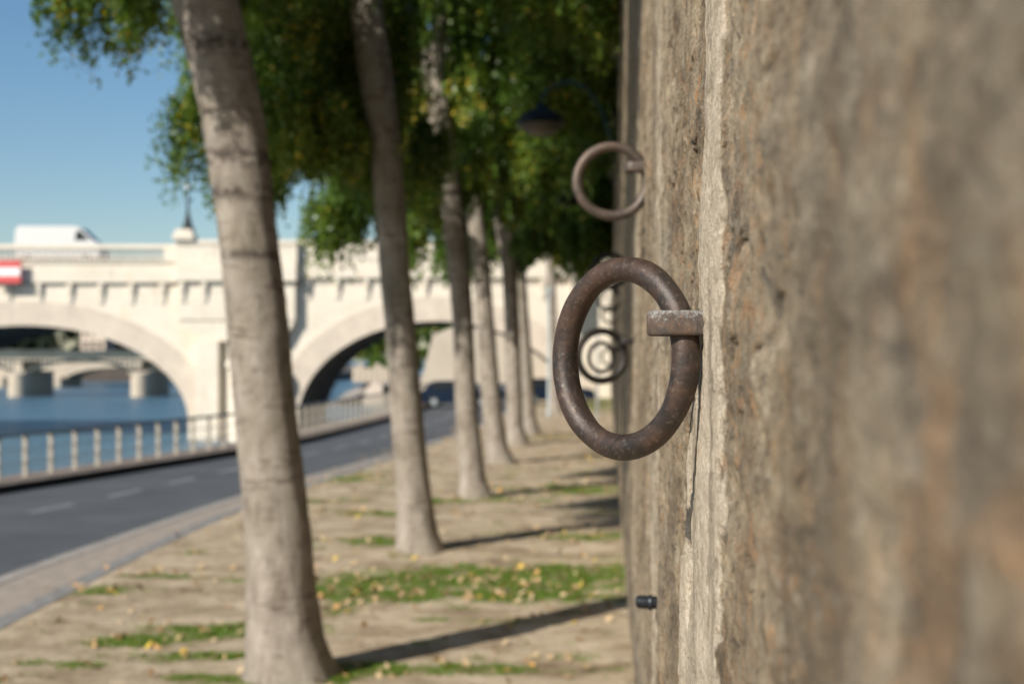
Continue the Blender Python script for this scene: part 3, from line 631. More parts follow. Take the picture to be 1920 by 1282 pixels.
# first tree (11.9 m)
T1 = [(552, 1276, 158), (535, 1200, 140), (526, 1100, 130), (522, 1000, 126), (511, 900, 122), (500, 800, 119), (491, 700, 117), (482, 600, 115), (472, 500, 111), (459, 400, 108), (447, 300, 112), (431, 200, 117), (409, 100, 121), (384, 0, 124)]
make_tree('nearest tree, thick pale leaning trunk with dark scars, left of the photo', 11.9, T1, [(-0.25, 1.0, 0.25), (-0.4, 2.0, 0.2), (-0.45, 3.6, 0.12), (-0.45, 5.2, 0.05)],
          [(-1.0, 0.9, 9.0, 4.0, 3.4, 1.7, 9.0, 0.9), (0.9, 1.6, 9.0, 2.6, 2.6, 1.6, 3.5, 0.9), (-0.6, 0.2, 11.2, 2.6, 2.4, 1.5, 2.5, 0.9),
           (-1.55, 0.35, 5.9, 0.40, 0.45, 0.25, 0.16, 0.6), (-1.40, 0.2, 6.1, 0.5, 0.4, 0.30, 0.3, 0.5), (-1.95, 0.4, 6.05, 0.4, 0.4, 0.2, 0.2, 0.4), (-0.70, 0.8, 6.1, 0.4, 0.4, 0.3, 0.2, 0.45),
           (-2.36, 0.5, 5.85, 0.07, 0.1, 0.05, 0.015, 0.25), (-1.7, -2.5, 7.5, 1.7, 1.3, 0.75, 2.2, 0.6), (-3.6, 2.9, 8.3, 2.4, 2.5, 1.1, 5.2, 0.6), (-1.2, 0.8, 12.0, 3.2, 3.0, 1.8, 5.0, 0.7), (-0.5, -0.9, 7.2, 1.2, 0.8, 0.4, 0.7, 0.4)], 9000, 0.034, 5,  # out-of-view clumps added here to shade this trunk and the next
          scar=[(HC + (668 - 300) / F * 11.9, 0.09), (HC + (668 - 365) / F * 11.9, 0.07), (HC + (668 - 480) / F * 11.9, 0.04), (HC + (668 - 90) / F * 11.9, 0.1)])
T2 = [(790, 1038, 84), (782, 1000, 74), (774, 900, 64), (764, 800, 62), (757, 700, 58), (749, 600, 56), (740, 500, 57), (734, 400, 57), (724, 300, 58), (712, 200, 63), (698, 100, 64), (683, 0, 66)]
def skirt(h, r, w, hang, cx=-0.2, right=0.0):
    """low hanging rim of a crown, in clumps of its own"""
    out = []
    for k in range(10):
        a = 2 * math.pi * k / 10 + 0.3; out.append((cx + r * 0.72 * math.cos(a), r * 0.62 * math.sin(a), h + 0.25 * math.sin(k * 2.3) + right * min(1.0, max(0, math.cos(a) + 0.35)), 1.0, 1.0, 0.5, w / 10, hang * (0.8 + 0.35 * math.sin(k * 1.7))))
    return out
make_tree('second tree, straight pale trunk darkened in its upper half', 19.6, T2, [(-0.2, 1.2, 0.18), (-0.3, 2.5, 0.12), (-0.3, 4.0, 0.05)],
          [(-1.9, 0.8, 7.8, 1.8, 2.4, 1.9, 8.0, 1.1), (-1.1, 1.9, 7.6, 1.0, 1.3, 1.7, 2.6, 1.1), (-1.2, -1.0, 9.0, 2.2, 2.4, 1.3, 3.0, 0.9), (-4.6, 0.8, 9.6, 2.4, 2.8, 1.1, 3.8, 0.7), (-1.5, 0.0, 12.4, 3.2, 3.0, 1.9, 5.0, 0.7), (1.6, 0.0, 11.6, 2.4, 2.6, 1.6, 3.0, 0.7), (0.9, 0.5, 9.8, 2.3, 2.8, 1.5, 4.0, 1.0), (2.1, 0.3, 8.5, 1.5, 2.0, 1.2, 3.4, 1.0), (-1.7, -1.8, 7.7, 1.0, 1.0, 0.5, 1.3, 0.6), (-2.5, -3.0, 7.65, 1.0, 1.0, 0.4, 1.1, 0.5), (-0.5, 0.3, 10.0, 2.4, 2.6, 1.7, 3.5, 1.0),  # high and far-left clumps, mostly out of view, added to cast shade
           (-1.65, -0.3, 6.1, 1.1, 1.2, 0.5, 2.2, 0.9), (-0.85, 0.2, 6.0, 0.5, 0.9, 0.4, 1.0, 1.1), (-3.25, -3.5, 6.85, 0.85, 0.9, 0.3, 0.32, 0.9), (-2.45, 0.0, 5.75, 0.55, 0.6, 0.5, 0.8, 1.0), (-3.15, 0.0, 6.45, 0.38, 0.6, 0.7, 0.5, 1.3), (-2.0, 0, 5.35, 0.14, 0.3, 0.3, 0.12, 0.7),
           (-0.1, 1.6, 5.9, 0.35, 0.7, 0.5, 0.4, 0.9)], 14000, 0.045, 6)
T3 = [(893, 938, 62), (886, 900, 50), (877, 800, 44), (871, 700, 40), (868, 600, 39), (860, 500, 41), (848, 400, 42), (836, 300, 42), (826, 230, 46)]
make_tree('third tree, forking low with one branch bending left', 27.0, T3, [(-0.1, 0.8, 0.16), (0.0, 2.2, 0.12), (0.0, 5.0, 0.05)],
          [(-1.5, 0.8, 8.0, 2.3, 2.6, 2.2, 5.5, 1.2), (0.6, 2.0, 10.0, 1.6, 1.4, 1.4, 2.0, 1.0), (-3.6, 1.5, 9.2, 2.0, 2.6, 2.0, 4.0, 1.1), (-1.2, 0.0, 12.8, 3.2, 3.0, 1.9, 5.0, 0.7), (1.8, 0.0, 11.8, 2.4, 2.6, 1.6, 3.0, 0.7), (1.0, 0.5, 9.6, 2.6, 2.8, 1.8, 4.0, 1.2), (2.3, 0.0, 8.5, 1.5, 2.0, 1.5, 3.5, 1.1), (0, 0, 10.8, 2.4, 2.6, 1.6, 2.5, 1.0)] + skirt(5.85, 3.2, 4.2, 1.2, right=2.8), 7200, 0.068, 8,  # wide left and top clumps added to shade the foliage behind
          extra=[([(822, 240, 30), (808, 180, 26), (795, 100, 24), (778, 0, 22)], [(-0.3, 1.2, 0.08)])])
T4 = [(942, 870, 50), (931, 840, 42), (924, 780, 38), (917, 700, 35), (910, 600, 33), (902, 500, 33), (890, 400, 31), (880, 300, 29), (866, 200, 28), (848, 100, 28)]
make_tree('fourth tree, slender trunk close behind the forked one', 35.5, T4, [(-0.2, 1.2, 0.14), (-0.2, 4.0, 0.05)],
          [(-0.9, 0.6, 8.9, 3.0, 2.8, 2.3, 6, 1.2), (-3.8, 1.0, 9.6, 2.2, 2.6, 2.2, 4.0, 1.2), (-1.0, 0.0, 13.0, 3.2, 3.0, 1.8, 4.0, 0.7), (1.2, 0.9, 9.6, 2.6, 2.6, 2.0, 4, 1.2)] + skirt(6.3, 3.3, 4.0, 1.3, right=2.0), 4000, 0.08, 9)  # left and top clumps likewise added for the shade they throw
T5 = [(972, 836, 40), (966, 800, 32), (963, 700, 29), (960, 600, 28), (955, 500, 29), (945, 430, 32), (935, 380, 26), (915, 350, 20), (893, 325, 16)]
make_tree('fifth tree, its top bending away to the left', 43.0, T5, [(-0.6, 1.3, 0.1), (-0.3, 3.5, 0.05)],
          [(-0.6, 0, 9.2, 3.2, 3.0, 2.6, 5, 1.2), (1.4, 0.5, 9.0, 2.4, 2.8, 2.6, 4, 1.2)] + skirt(6.5, 3.2, 3.4, 1.3, 0.3), 2700, 0.09, 10)
T6 = [(996, 817, 34), (991, 780, 28), (986, 700, 27), (979, 600, 26), (972, 500, 27), (964, 400, 27), (955, 320, 26)]
make_tree('sixth tree, dark upper trunk touching the one before it', 48.5, T6, [(-0.2, 2.5, 0.14), (0.0, 5.0, 0.05)],
          [(-0.2, 0, 10.0, 3.2, 2.8, 2.8, 5, 1.2), (1.7, 0.5, 9.6, 1.9, 2.2, 2.4, 3, 1.2)] + skirt(7.0, 3.0, 2.6, 1.3, 0.2), 2200, 0.10, 12)
T7 = [(1041, 776, 24), (1040, 740, 20), (1037, 650, 18), (1034, 560, 18), (1032, 480, 18)]
make_tree('seventh tree, thin trunk left of the large ring with sunlit yellow green crown', 66.0, T7, [(0, 3.0, 0.15), (0.0, 7.0, 0.05)],
          [(-0.8, 0, 10.2, 2.2, 2.3, 2.0, 3.2, 1.3), (1.6, -0.6, 9.9, 2.1, 2.2, 2.1, 4.2, 1.3), (0.6, 0, 13.0, 2.6, 2.3, 1.8, 3, 1.2)], 2200, 0.10, 13)
T8 = [(1078, 752, 18), (1077, 700, 15), (1078, 600, 14), (1080, 480, 14)]
make_tree('farthest tree of the row, showing inside and above the large ring', 84.0, T8, [(0, 3.5, 0.14), (0.0, 7.0, 0.05)],
          [(-1.4, 0, 12.4, 2.8, 2.3, 2.6, 4, 1.3), (1.2, 0, 11.8, 1.8, 2.2, 2.6, 4, 1.3)], 1500, 0.11, 14)

e = empty('tree', (-2.75, 4.1, 0.0)); tag(e, 'tree standing beside the photographer, its crown shading the wall', 'tree', 'row of trees along the quay')
m = MB(); m.tube([(0.1, 0, -0.05), (0.05, 0, 0.5), (-0.1, 0.05, 2.5), (-0.3, 0.2, 5.5), (-0.4, 0.4, 8.5)], [0.33, 0.27, 0.25, 0.22, 0.12], 20); m.build('trunk', M_BARK, e, smooth='all')
crown(e, [((-3.2, 5.0, 8.1), (3.4, 2.7, 2.1), 8, 0.8), ((-1.5, 5.6, 7.9), (2.2, 2.4, 1.9), 4, 0.7), ((-3.0, 4.6, 10.6), (2.4, 2.2, 1.4), 2, 0.9)], 5000, 0.05, 77)
# ------------------------------------------------------------------ stone bridge (built in its own frame: x right, z up, y away; 92 m off)
DB = 92.0; K = DB / F
def bx(px): return (px - 960) * K
def bz(py): return HC - (py - HOR) * K
bridge = empty('stone_bridge', cw(0, DB, 0), (0, 0, PHI)); tag(bridge, 'pale limestone road bridge with two wide arches crossing the river', 'bridge')
DEP = 15.0
def arch_pts(cx, a, cy, b, n=40):
    return [(bx(cx + a * math.cos(math.pi * k / n)), bz(cy - b * math.sin(math.pi * k / n))) for k in range(n + 1)]
AL = (45, 308, 790, 180); AR = (820, 262, 790, 188); AL2 = (-700, 308, 790, 176)
bot = -3.4; topz = bz(533)
# spandrel wall as vertical columns between intrados and cornice, with soffits
def zin(x):
    for cx, a, cy, b in (AL2, AL, AR):
        u = (x - bx(cx)) / (a * K)
        if abs(u) < 1: return bz(cy) + b * K * math.sqrt(1 - u * u)
    return bot
edges = sorted(set([bx(-1500), bx(2300)] + [bx(cx) + s * a * K * math.cos(math.pi * k / 80) for cx, a, cy, b in (AL2, AL, AR) for k in range(81) for s in (1,)]))
mb = MB(); bmm = mb.bm; sof = []
def quad(*p): bmm.faces.new([bmm.verts.new(q) for q in p])
for x0, x1 in zip(edges, edges[1:]):
    xm = 0.5 * (x0 + x1); inside = zin(xm) > bot
    if inside:
        sel = [c for c in (AL2, AL, AR) if abs(xm - bx(c[0])) < c[1] * K][0]
        f = lambda x: bz(sel[2]) + sel[3] * K * math.sqrt(max(0, 1 - ((x - bx(sel[0])) / (sel[1] * K)) ** 2))
        z0, z1 = f(x0), f(x1)
    else: z0 = z1 = bot
    quad((x0, 0, z0), (x1, 0, z1), (x1, 0, topz), (x0, 0, topz)); quad((x1, DEP, z1), (x0, DEP, z0), (x0, DEP, topz), (x1, DEP, topz))
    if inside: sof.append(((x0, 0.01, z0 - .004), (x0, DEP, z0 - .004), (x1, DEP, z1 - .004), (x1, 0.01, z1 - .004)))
for cx, a, cy, b in (AL2, AL, AR):
    for s in (-1, 1): x = bx(cx) + s * a * K; quad((x, 0, bot), (x, DEP, bot), (x, DEP, bz(cy)), (x, 0, bz(cy)))
bmesh.ops.remove_doubles(bmm, verts=bmm.verts, dist=0.001)
mb.build('spandrel_wall', M_BR, bridge)
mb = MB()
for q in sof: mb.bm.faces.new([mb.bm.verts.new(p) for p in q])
mb.build('soffit', simple('shade darkened soffit stone', (0.13, 0.115, 0.095), 0.95, var=0.3, sc=0.5), bridge)  # shade under the arches is put into this darker stone colour
# voussoir rings, 6 cm proud, cut into stones by narrow joints
for cx, a, cy, b in (AL, AR):
    mb = MB(); th = 46 * K; n = 44
    for k in range(n):
        u0 = math.pi * (k + 0.004) / n; u1 = math.pi * (k + 0.996) / n; q = []
        for u, e in ((u0, 0), (u1, 0), (u1, 1), (u0, 1)):
            X = a * K * math.cos(u); Z = b * K * math.sin(u); nx = math.cos(u) / a; nz = math.sin(u) / b; nn = math.hypot(nx, nz)
            q.append((bx(cx) + X + nx / nn * th * e, bz(cy) + Z + nz / nn * th * e))
        mb.prism(q, -0.07, 0.3)
    mb.build('arch_ring', M_VOUS, bridge)
# cornice, string course, parapets
lx0, lx1 = bx(-1500), bx(335); rx0, rx1 = bx(560), bx(2300)
mb = MB(); mb.box(lx0, lx1, -0.28, DEP + 0.3, bz(531), bz(505), 0.05); mb.box(lx0, lx1, -0.20, DEP + 0.2, bz(505) + 0.003, bz(494), 0.03)
mb.box(rx0, rx1, -0.28, DEP + 0.3, bz(522), bz(499), 0.05); mb.box(rx0, rx1, -0.20, DEP + 0.2, bz(499) + 0.003, bz(492), 0.03)
mb.box(rx0, rx1, 0.01, DEP - 0.01, bz(531), bz(522) - 0.003)
# pier bay stands forward
mb.box(lx1 + 0.003, rx0 - 0.003, -1.05, DEP + 1, bz(529), bz(503), 0.05); mb.box(lx1 + 0.003, rx0 - 0.003, -0.92, DEP + 1, bz(503) + 0.003, bz(493), 0.03)
mb.build('cornice', M_BR, bridge)
mb = MB()
mb.box(lx0, lx1, -0.30, 0.18, bz(493.5), bz(490), 0.0); mb.box(lx0, lx1, -0.33, 0.22, bz(468), bz(459), 0.04)
mb.box(lx1 - 0.9, lx1, -0.34, 0.25, bz(490) + .002, bz(468) - .002)
mb.box(rx0, rx1, -0.22, 0.18, bz(491.5), bz(458)); mb.box(rx0, rx1, -0.33, 0.26, bz(458) + 0.003, bz(450), 0.04)
k = rx0 + 0.4
while k < rx1 - 3: mb.box(k, k + 2.2, -0.27, -0.222, bz(486), bz(464)); k += 2.75
mb.box(lx1 + 0.003, rx0 - 0.003, -0.80, -0.35, bz(492.5), bz(461)); mb.box(lx1 + 0.003, rx0 - 0.003, -0.90, -0.25, bz(461) + 0.003, bz(452), 0.04)
mb.box(lx0, rx1, DEP - 0.5, DEP, bz(492), bz(465))
mb.build('parapet', M_BR, bridge)
mb = MB(); k = lx0 + 0.3   # balusters are the surface pattern of the pierced parapet
kk = 0
xk = lx1 - 1.2
while xk > bx(-60):
    mb.lathe([(0.075, bz(489.5)), (0.11, bz(486)), (0.13, bz(482)), (0.06, bz(475)), (0.055, bz(472)), (0.09, bz(468.5))], 8, (xk, -0.05)); xk -= 0.36
mb.build('balustrade', M_VOUS, bridge, smooth=True)
MB().box(lx0, rx1, 0.2, DEP - 0.5, bz(504), bz(487.5)).build('deck', M_ASPH, bridge)
# corbels
def corbel():
    m = MB(); m.prism([(0.0, 0.0), (0.28, 0.0), (0.28, -0.2), (0.24, -0.5), (0.16, -0.75), (0.09, -1.25), (0.0, -1.4)], -0.14, 0.14)
    return m
cb = corbel().build('corbel', M_BR, bridge, mtx=Matrix.Rotation(R(-90), 4, 'Z')); first = True
cpos = [(17 + 57.7 * i, 531.5, 0) for i in range(-4, 6)] + [(388, 529.5, -0.7)] + [(347, 529.5, -0.7)] + [(578 + 55 * i, 522.5, 0) for i in range(0, 12)]
for px, py, yy in cpos:
    o = cb if first else cb.copy()
    if not first: C.objects.link(o); o.parent = bridge
    first = False; o.location = (bx(px), yy - 0.001, bz(py))
# pier between the arches: body, pilaster, half-round cutwater and turret under the bay
mb = MB(); mb.box(bx(338), bx(556), -0.7, 0.0, bz(600), bz(529) - 0.003)
mb.prism([(bx(338), bz(600)), (bx(556), bz(600)), (bx(535), bz(640)), (bx(385), bz(640))], -0.6, 0.0)
mb.box(bx(372), bx(414), -0.9, 0.0, bot, bz(640) - 0.003); mb.box(bx(430), bx(530), -0.6, 0, bot, bz(640) - 0.004)
mb.lathe([(1.6, bot), (1.6, bz(690)), (1.75, bz(688)), (1.75, bz(680)), (1.2, bz(660)), (0.2, bz(642))], 24, (bx(478), -0.6))

mb.build('pier', M_BR, bridge)
mb = MB(); mb.box(bx(331), bx(370), -1.15, 0.1, bz(452) + 0.003, bz(440), 0.03); mb.box(bx(335), bx(366), -1.0, 0.0, bz(440) + 0.003, bz(432), 0.05)
mb.build('pedestal', M_BR, bridge)
# sign on the bridge
sg = empty('navigation_sign', cw(bx(18), DB - 0.85, bz(511)), (0, 0, PHI)); tag(sg, 'red sign with a white horizontal bar fixed on the bridge cornice', 'sign')
hw = 29 * K; hh = 21 * K
MB().box(-hw, hw, -0.05, 0.15, -hh, hh, 0.01).build('sign_board', M_RED, sg); MB().box(-hw + 0.02, hw - 0.02, -0.058, -0.051, -hh * 0.36, hh * 0.36).build('white_bar', M_WSIGN, sg)
# bridge lamps
def bridge_lamp(px, d, zb, ztop, label, lantern=True):
    e = empty('bridge_lamp', cw((px - 960) / F * d, d, zb), (0, 0, PHI)); tag(e, label, 'street lamp', 'lamps on the bridge'); h = ztop - zb
    m = MB(); m.lathe([(0.42, 0), (0.42, 0.12), (0.30, 0.25), (0.22, 0.6), (0.13, 0.95), (0.09, 1.3), (0.075, h * 0.6), (0.06, h - 0.55), (0.13, h - 0.5), (0.05, h - 0.4)], 12)
    m.build('pole', M_DARKM, e, smooth=True)
    m = MB(); m.lathe([(0.10, h - 0.38), (0.17, h - 0.28), (0.20, h - 0.1), (0.15, h + 0.05), (0.06, h + 0.1)], 12); m.build('lamp_glass', M_GLOBE, e, smooth=True)
    m = MB(); m.lathe([(0.19, h + 0.105), (0.1, h + 0.2), (0.02, h + 0.32)], 12); m.build('lamp_cap', M_DARKM, e, smooth=True)
bridge_lamp(352, DB - 0.5, bz(432), bz(345), 'dark lamp post on the stone pedestal above the bridge pier')
bridge_lamp(516, DB + 1.0, bz(456), bz(342), 'bridge lamp with white globe half hidden behind the nearest trunk')
bridge_lamp(600, DB + 13, 9.0, HC - (392 - HOR) / F * (DB + 13), 'slim dark lamp post on the bridge between the first two trunks')

# ------------------------------------------------------------------ vehicles
def side_extrude(poly, w, inset=0.12, zsh=0.9):
    """car body: side outline (x, z) across the width, upper part narrower"""
    bm = bmesh.new(); rings = []
    for y, s in ((-w / 2, 0), (-w / 2 + 0.10, 1), (w / 2 - 0.10, 1), (w / 2, 0)):
        rings.append([bm.verts.new((x, y * (1 - (inset if z > zsh else 0)), z if s else z * 0.99 + 0.01)) for x, z in poly])
    for a, b in zip(rings, rings[1:]):
        for i in range(len(poly)):
            j = (i + 1) % len(poly); bm.faces.new((a[i], a[j], b[j], b[i]))
    bm.faces.new(rings[0][::-1]); bm.faces.new(rings[-1])
    bmesh.ops.recalc_face_normals(bm, faces=bm.faces)
    bmesh.ops.bevel(bm, geom=[e for e in bm.edges if e.is_manifold and e.calc_face_angle(0) > 0.5], offset=0.035, segments=2, affect='EDGES')
    m = MB(); m.bm.free(); m.bm = bm; return m
def wheels(e, xs, w, r):
    for x in xs:
        for s in (-1, 1):
            y = s * (w / 2 - 0.11); o = MB().tube([(x, y - 0.11, r), (x, y + 0.11, r)], r, 24).build('wheel', M_TYRE, e)
            MB().tube([(x, y + s * 0.08, r), (x, y + s * 0.118, r)], r * 0.6, 16).build('rim', M_GREYM, o)
def vehicle(name, label, cat, loc, poly, L, w, mat, glass, wx, wr, group=None, rot=PHI):
    e = empty(name, loc, (0, 0, rot)); tag(e, label, cat, group)
    side_extrude(poly, w).build('body', mat, e, smooth=True)
    for gpoly in glass:
        m = MB(); m.prism(gpoly, -w / 2 * 0.88 - 0.012, w / 2 * 0.88 + 0.012); m.build('window', M_GLASS, e)
    wheels(e, wx, w, wr); return e
DV = DB + 5.5; kv = DV / F; zdeck = bz(487.5)
Lv = (196 - 34) * kv; x0 = (34 - 960) * kv; hv = HC + (668 - 426) * kv - zdeck
van = [(0.05, 0.35), (0.0, 1.2), (0.10, hv - 0.25), (0.25, hv), (Lv * 0.70, hv), (Lv * 0.76, hv - 0.10), (Lv * 0.90, hv - 0.95), (Lv * 0.985, hv - 1.25), (Lv, 0.75), (Lv - 0.05, 0.35)]
vehicle('van', 'white panel van driving over the bridge', 'van', cw(x0, DV, zdeck), van, Lv, 2.0, M_WHITE,
        [[(Lv * 0.715, hv - 0.42), (Lv * 0.755, hv - 0.25), (Lv * 0.87, hv - 0.95), (Lv * 0.70, hv - 1.0)]], (1.0, Lv - 1.0), 0.34)
# windscreen of the van
m = MB(); xa_, za_, xb_, zb_ = Lv * 0.765, hv - 0.12, Lv * 0.895, hv - 0.93
bm = m.bm; bm.faces.new([bm.verts.new(p) for p in ((xa_ + 0.02, -0.8, za_ + 0.015), (xa_ + 0.02, 0.8, za_ + 0.015), (xb_ + 0.02, 0.85, zb_ + 0.015), (xb_ + 0.02, -0.85, zb_ + 0.015))])
m.build('windscreen', M_GLASS, [o for o in C.objects if o.name == 'van'][0])
car = [(0.0, 0.35), (0.02, 0.85), (0.25, 0.98), (0.55, 1.38), (0.9, 1.47), (2.3, 1.47), (2.65, 1.38), (3.3, 0.98), (4.15, 0.85), (4.3, 0.65), (4.28, 0.3), (0.05, 0.25)]
cgl = [[(0.62, 1.0), (0.85, 1.36), (1.6, 1.38), (1.6, 1.0)], [(1.7, 1.0), (1.7, 1.38), (2.4, 1.36), (2.95, 1.0)]]
suv = [(x * 1.02, z * 1.13) for x, z in car]
vehicle('car', 'dark car on the bridge right of the nearest trunk', 'car', cw((548 - 960) / F * 99, 99, zdeck + 0.12), suv, 4.3, 1.8, M_BLACK, [[(x * 1.02, z * 1.13) for x, z in g] for g in cgl], (0.8, 3.5), 0.34)
vehicle('car', 'dark blue parked car between the second and third trunks', 'car', cw((788 - 960) / F * 79, 79, ZR), car, 4.3, 1.75, M_BLUE, cgl, (0.8, 3.45), 0.32, 'parked dark blue cars')
vehicle('car', 'dark blue parked car behind the slim far trunks left of the ring', 'car', cw((972 - 960) / F * 80, 80, ZR + 0.12), car, 4.3, 1.75, M_BLUE, cgl, (0.8, 3.45), 0.32, 'parked dark blue cars')

# ------------------------------------------------------------------ quay lamps, post, panel
def quay_lamp(px, py, d, label):
    head = P(px, py, d); xw = wall_x(head.y, head.z)
    e = empty('street_lamp', (xw, head.y, head.z)); tag(e, label, 'street lamp', 'lamps along the quay wall'); hx = head.x - xw
    MB().box(-0.03, 0.04, -0.09, 0.09, -0.75, 0.15, 0.01).build('wall_plate', M_DARKM, e)
    pts = [(0, 0, -0.6), (hx * 0.12, 0, -0.25), (hx * 0.22, 0, 0.15), (hx * 0.40, 0, 0.48), (hx * 0.62, 0, 0.60), (hx * 0.85, 0, 0.52), (hx * 0.98, 0, 0.36), (hx, 0, 0.22)]
    m = MB(); m.tube(pts, 0.032, 8); m.build('arm', M_TEAL, e, smooth='all')
    m = MB(); m.lathe([(0.07, 0.23), (0.12, 0.16), (0.30, 0.06), (0.39, -0.06), (0.40, -0.10)], 20, (hx, 0)); m.build('lamp_shade', M_DARKM, e, smooth=True)
    m = MB(); m.lathe([(0.36, -0.103), (0.30, -0.2), (0.15, -0.27), (0.02, -0.29)], 20, (hx, 0)); m.build('lamp_glass', M_DULL, e, smooth=True)
M_DULL = simple('dusty lamp glass', (0.10, 0.095, 0.08), 0.5)
M_TEAL = simple('teal painted arm', (0.03, 0.10, 0.11), 0.4, 0.2)
quay_lamp(1014, 222, 23.3, 'dome shaped street lamp on a curved arm among the dark leaves')
quay_lamp(1066, 372, 45.0, 'farther dark green dome lamp seen left of the upper ring')
e = empty('sign_post', P(1029, 782, 63)); tag(e, 'pale grey metal post standing just left of the large ring', 'post'); m = MB(); m.lathe([(0.10, 0), (0.10, 0.25), (0.06, 0.3), (0.06, 5.4), (0.045, 5.45)], 14); m.build('pole', M_GREYM, e, smooth=True)
e.location.z = 0.0
MB().box(-0.16, 0.16, -0.10, 0.10, 5.45, 5.75, 0.04).build('head', M_GREYM, e)
e = empty('road_sign', cw((1102 - 960) / F * 58, 58, 0.02), (0, 0, PHI)); tag(e, 'large dark grey sign panel on posts seen through the large ring', 'sign')
for x in (-0.4, 0.4): MB().tube([(x, 0.06, 0), (x, 0.06, 3.6)], 0.045, 10).build('post', M_GREYM, e)
MB().box(-0.55, 0.45, -0.02, 0.015, 3.55, 5.35, 0.01).build('panel', simple('dark grey sign back', (0.075, 0.085, 0.085), 0.6), e)

# ------------------------------------------------------------------ beyond the bridge, right arch
rw = empty('retaining_wall', cw((930 - 960) / F * 150, 150, 0), (0, 0, PHI)); tag(rw, 'pale stone retaining wall seen through the right arch', 'wall')
k2 = 150 / F
m = MB(); m.prism([((788 - 930) * k2, -0.2), ((1300 - 930) * k2, -0.2), ((1300 - 930) * k2, 6.2), ((860 - 930) * k2, 6.0), ((812 - 930) * k2, 5.0)], 0, 3); m.build('wall_face', M_CREAM, rw)
m = MB(); m.box((862 - 930) * k2, (1300 - 930) * k2, -0.15, 3.1, 6.21, 6.45, 0.03); m.build('coping', M_KERB, rw)
land = MB(); land.box(-14, 60, 158, 420, -0.5, 0.0); land.prism([(-14.02, -0.5), (-14.02, 0.02), (-22, -3.0), (-22, -3.4)], 158, 420)
tag(land.build('ground', M_KERB, rot=(0, 0, PHI)), 'stone quay surface beyond the bridge', kind='structure')
def bush(name, label, cat, px, py, d, rx, rz, n, size, seed, group=None, mat=None, h=None):
    c = P(px, py, d); gz0 = -3.0 if h is None else h
    e = empty(name, (c.x, c.y, gz0)); tag(e, label, cat, group)
    crown(e, [((c.x, c.y, c.z), (rx, rx * 0.7, rz), 3, rz * 0.5), ((c.x + rx * 0.5, c.y, c.z - rz * 0.2), (rx * 0.6, rx * 0.5, rz * 0.7), 1.5, rz * 0.5), ((c.x - rx * 0.5, c.y, c.z + rz * 0.1), (rx * 0.6, rx * 0.5, rz * 0.6), 1.5, rz * 0.5)], n, size, seed, mat)
    MB().tube([(0, 0, 0), (0.05, 0, (c.z - gz0) * 0.5), (0, 0, c.z - gz0 + rz * 0.4)], [0.3, 0.22, 0.08], 8).build('trunk', M_BARK, e, smooth='all')
bush('tree', 'green tree beyond the right arch above the pale rubble slope', 'tree', 735, 655, 175, 5.5, 2.6, 420, 0.22, 31, h=0.0)
bush('tree', 'dark green tree over the pale wall inside the right arch', 'tree', 815, 615, 158, 3.0, 2.2, 300, 0.2, 32, h=0.0)
# rubble blocks and low building on the far ramp
k3 = 170 / F
m = MB(); m.prism([((630 - 960) * k3, -3.0), ((800 - 960) * k3, -3.0), ((800 - 960) * k3, 0.0), ((700 - 960) * k3, -0.2), ((655 - 960) * k3, -1.6)], 0, 20)
tag(m.build('ramp', M_KERB, loc=cw(0, 165, 0), rot=(0, 0, PHI)), 'grey stone ramp down to the water beyond the arch', kind='structure')
m = MB()
for i in range(9):
    x = (672 + i * 10 - 960) * k3; m.box(x, x + 0.55, 0, 0.9, -0.3, 1.55 + 0.35 * math.sin(i * 1.9), 0.06)
tag(m.build('parapet_wall', M_CREAM, loc=cw(0, 164, 0), rot=(0, 0, PHI)), 'crenellated pale parapet at the ramp beyond the right arch', 'wall')
m = MB(); m.prism([((700 - 960) * k3, -3.2), ((738 - 960) * k3, -3.2), ((735 - 960) * k3, -0.4), ((722 - 960) * k3, 0.0), ((708 - 960) * k3, -0.8)], -3, 0)
tag(m.build('stone_block', M_BUILD, loc=cw(0, 160, 0), rot=(0, 0, PHI)), 'pale stone block by the water seen under the right arch', 'stone block')

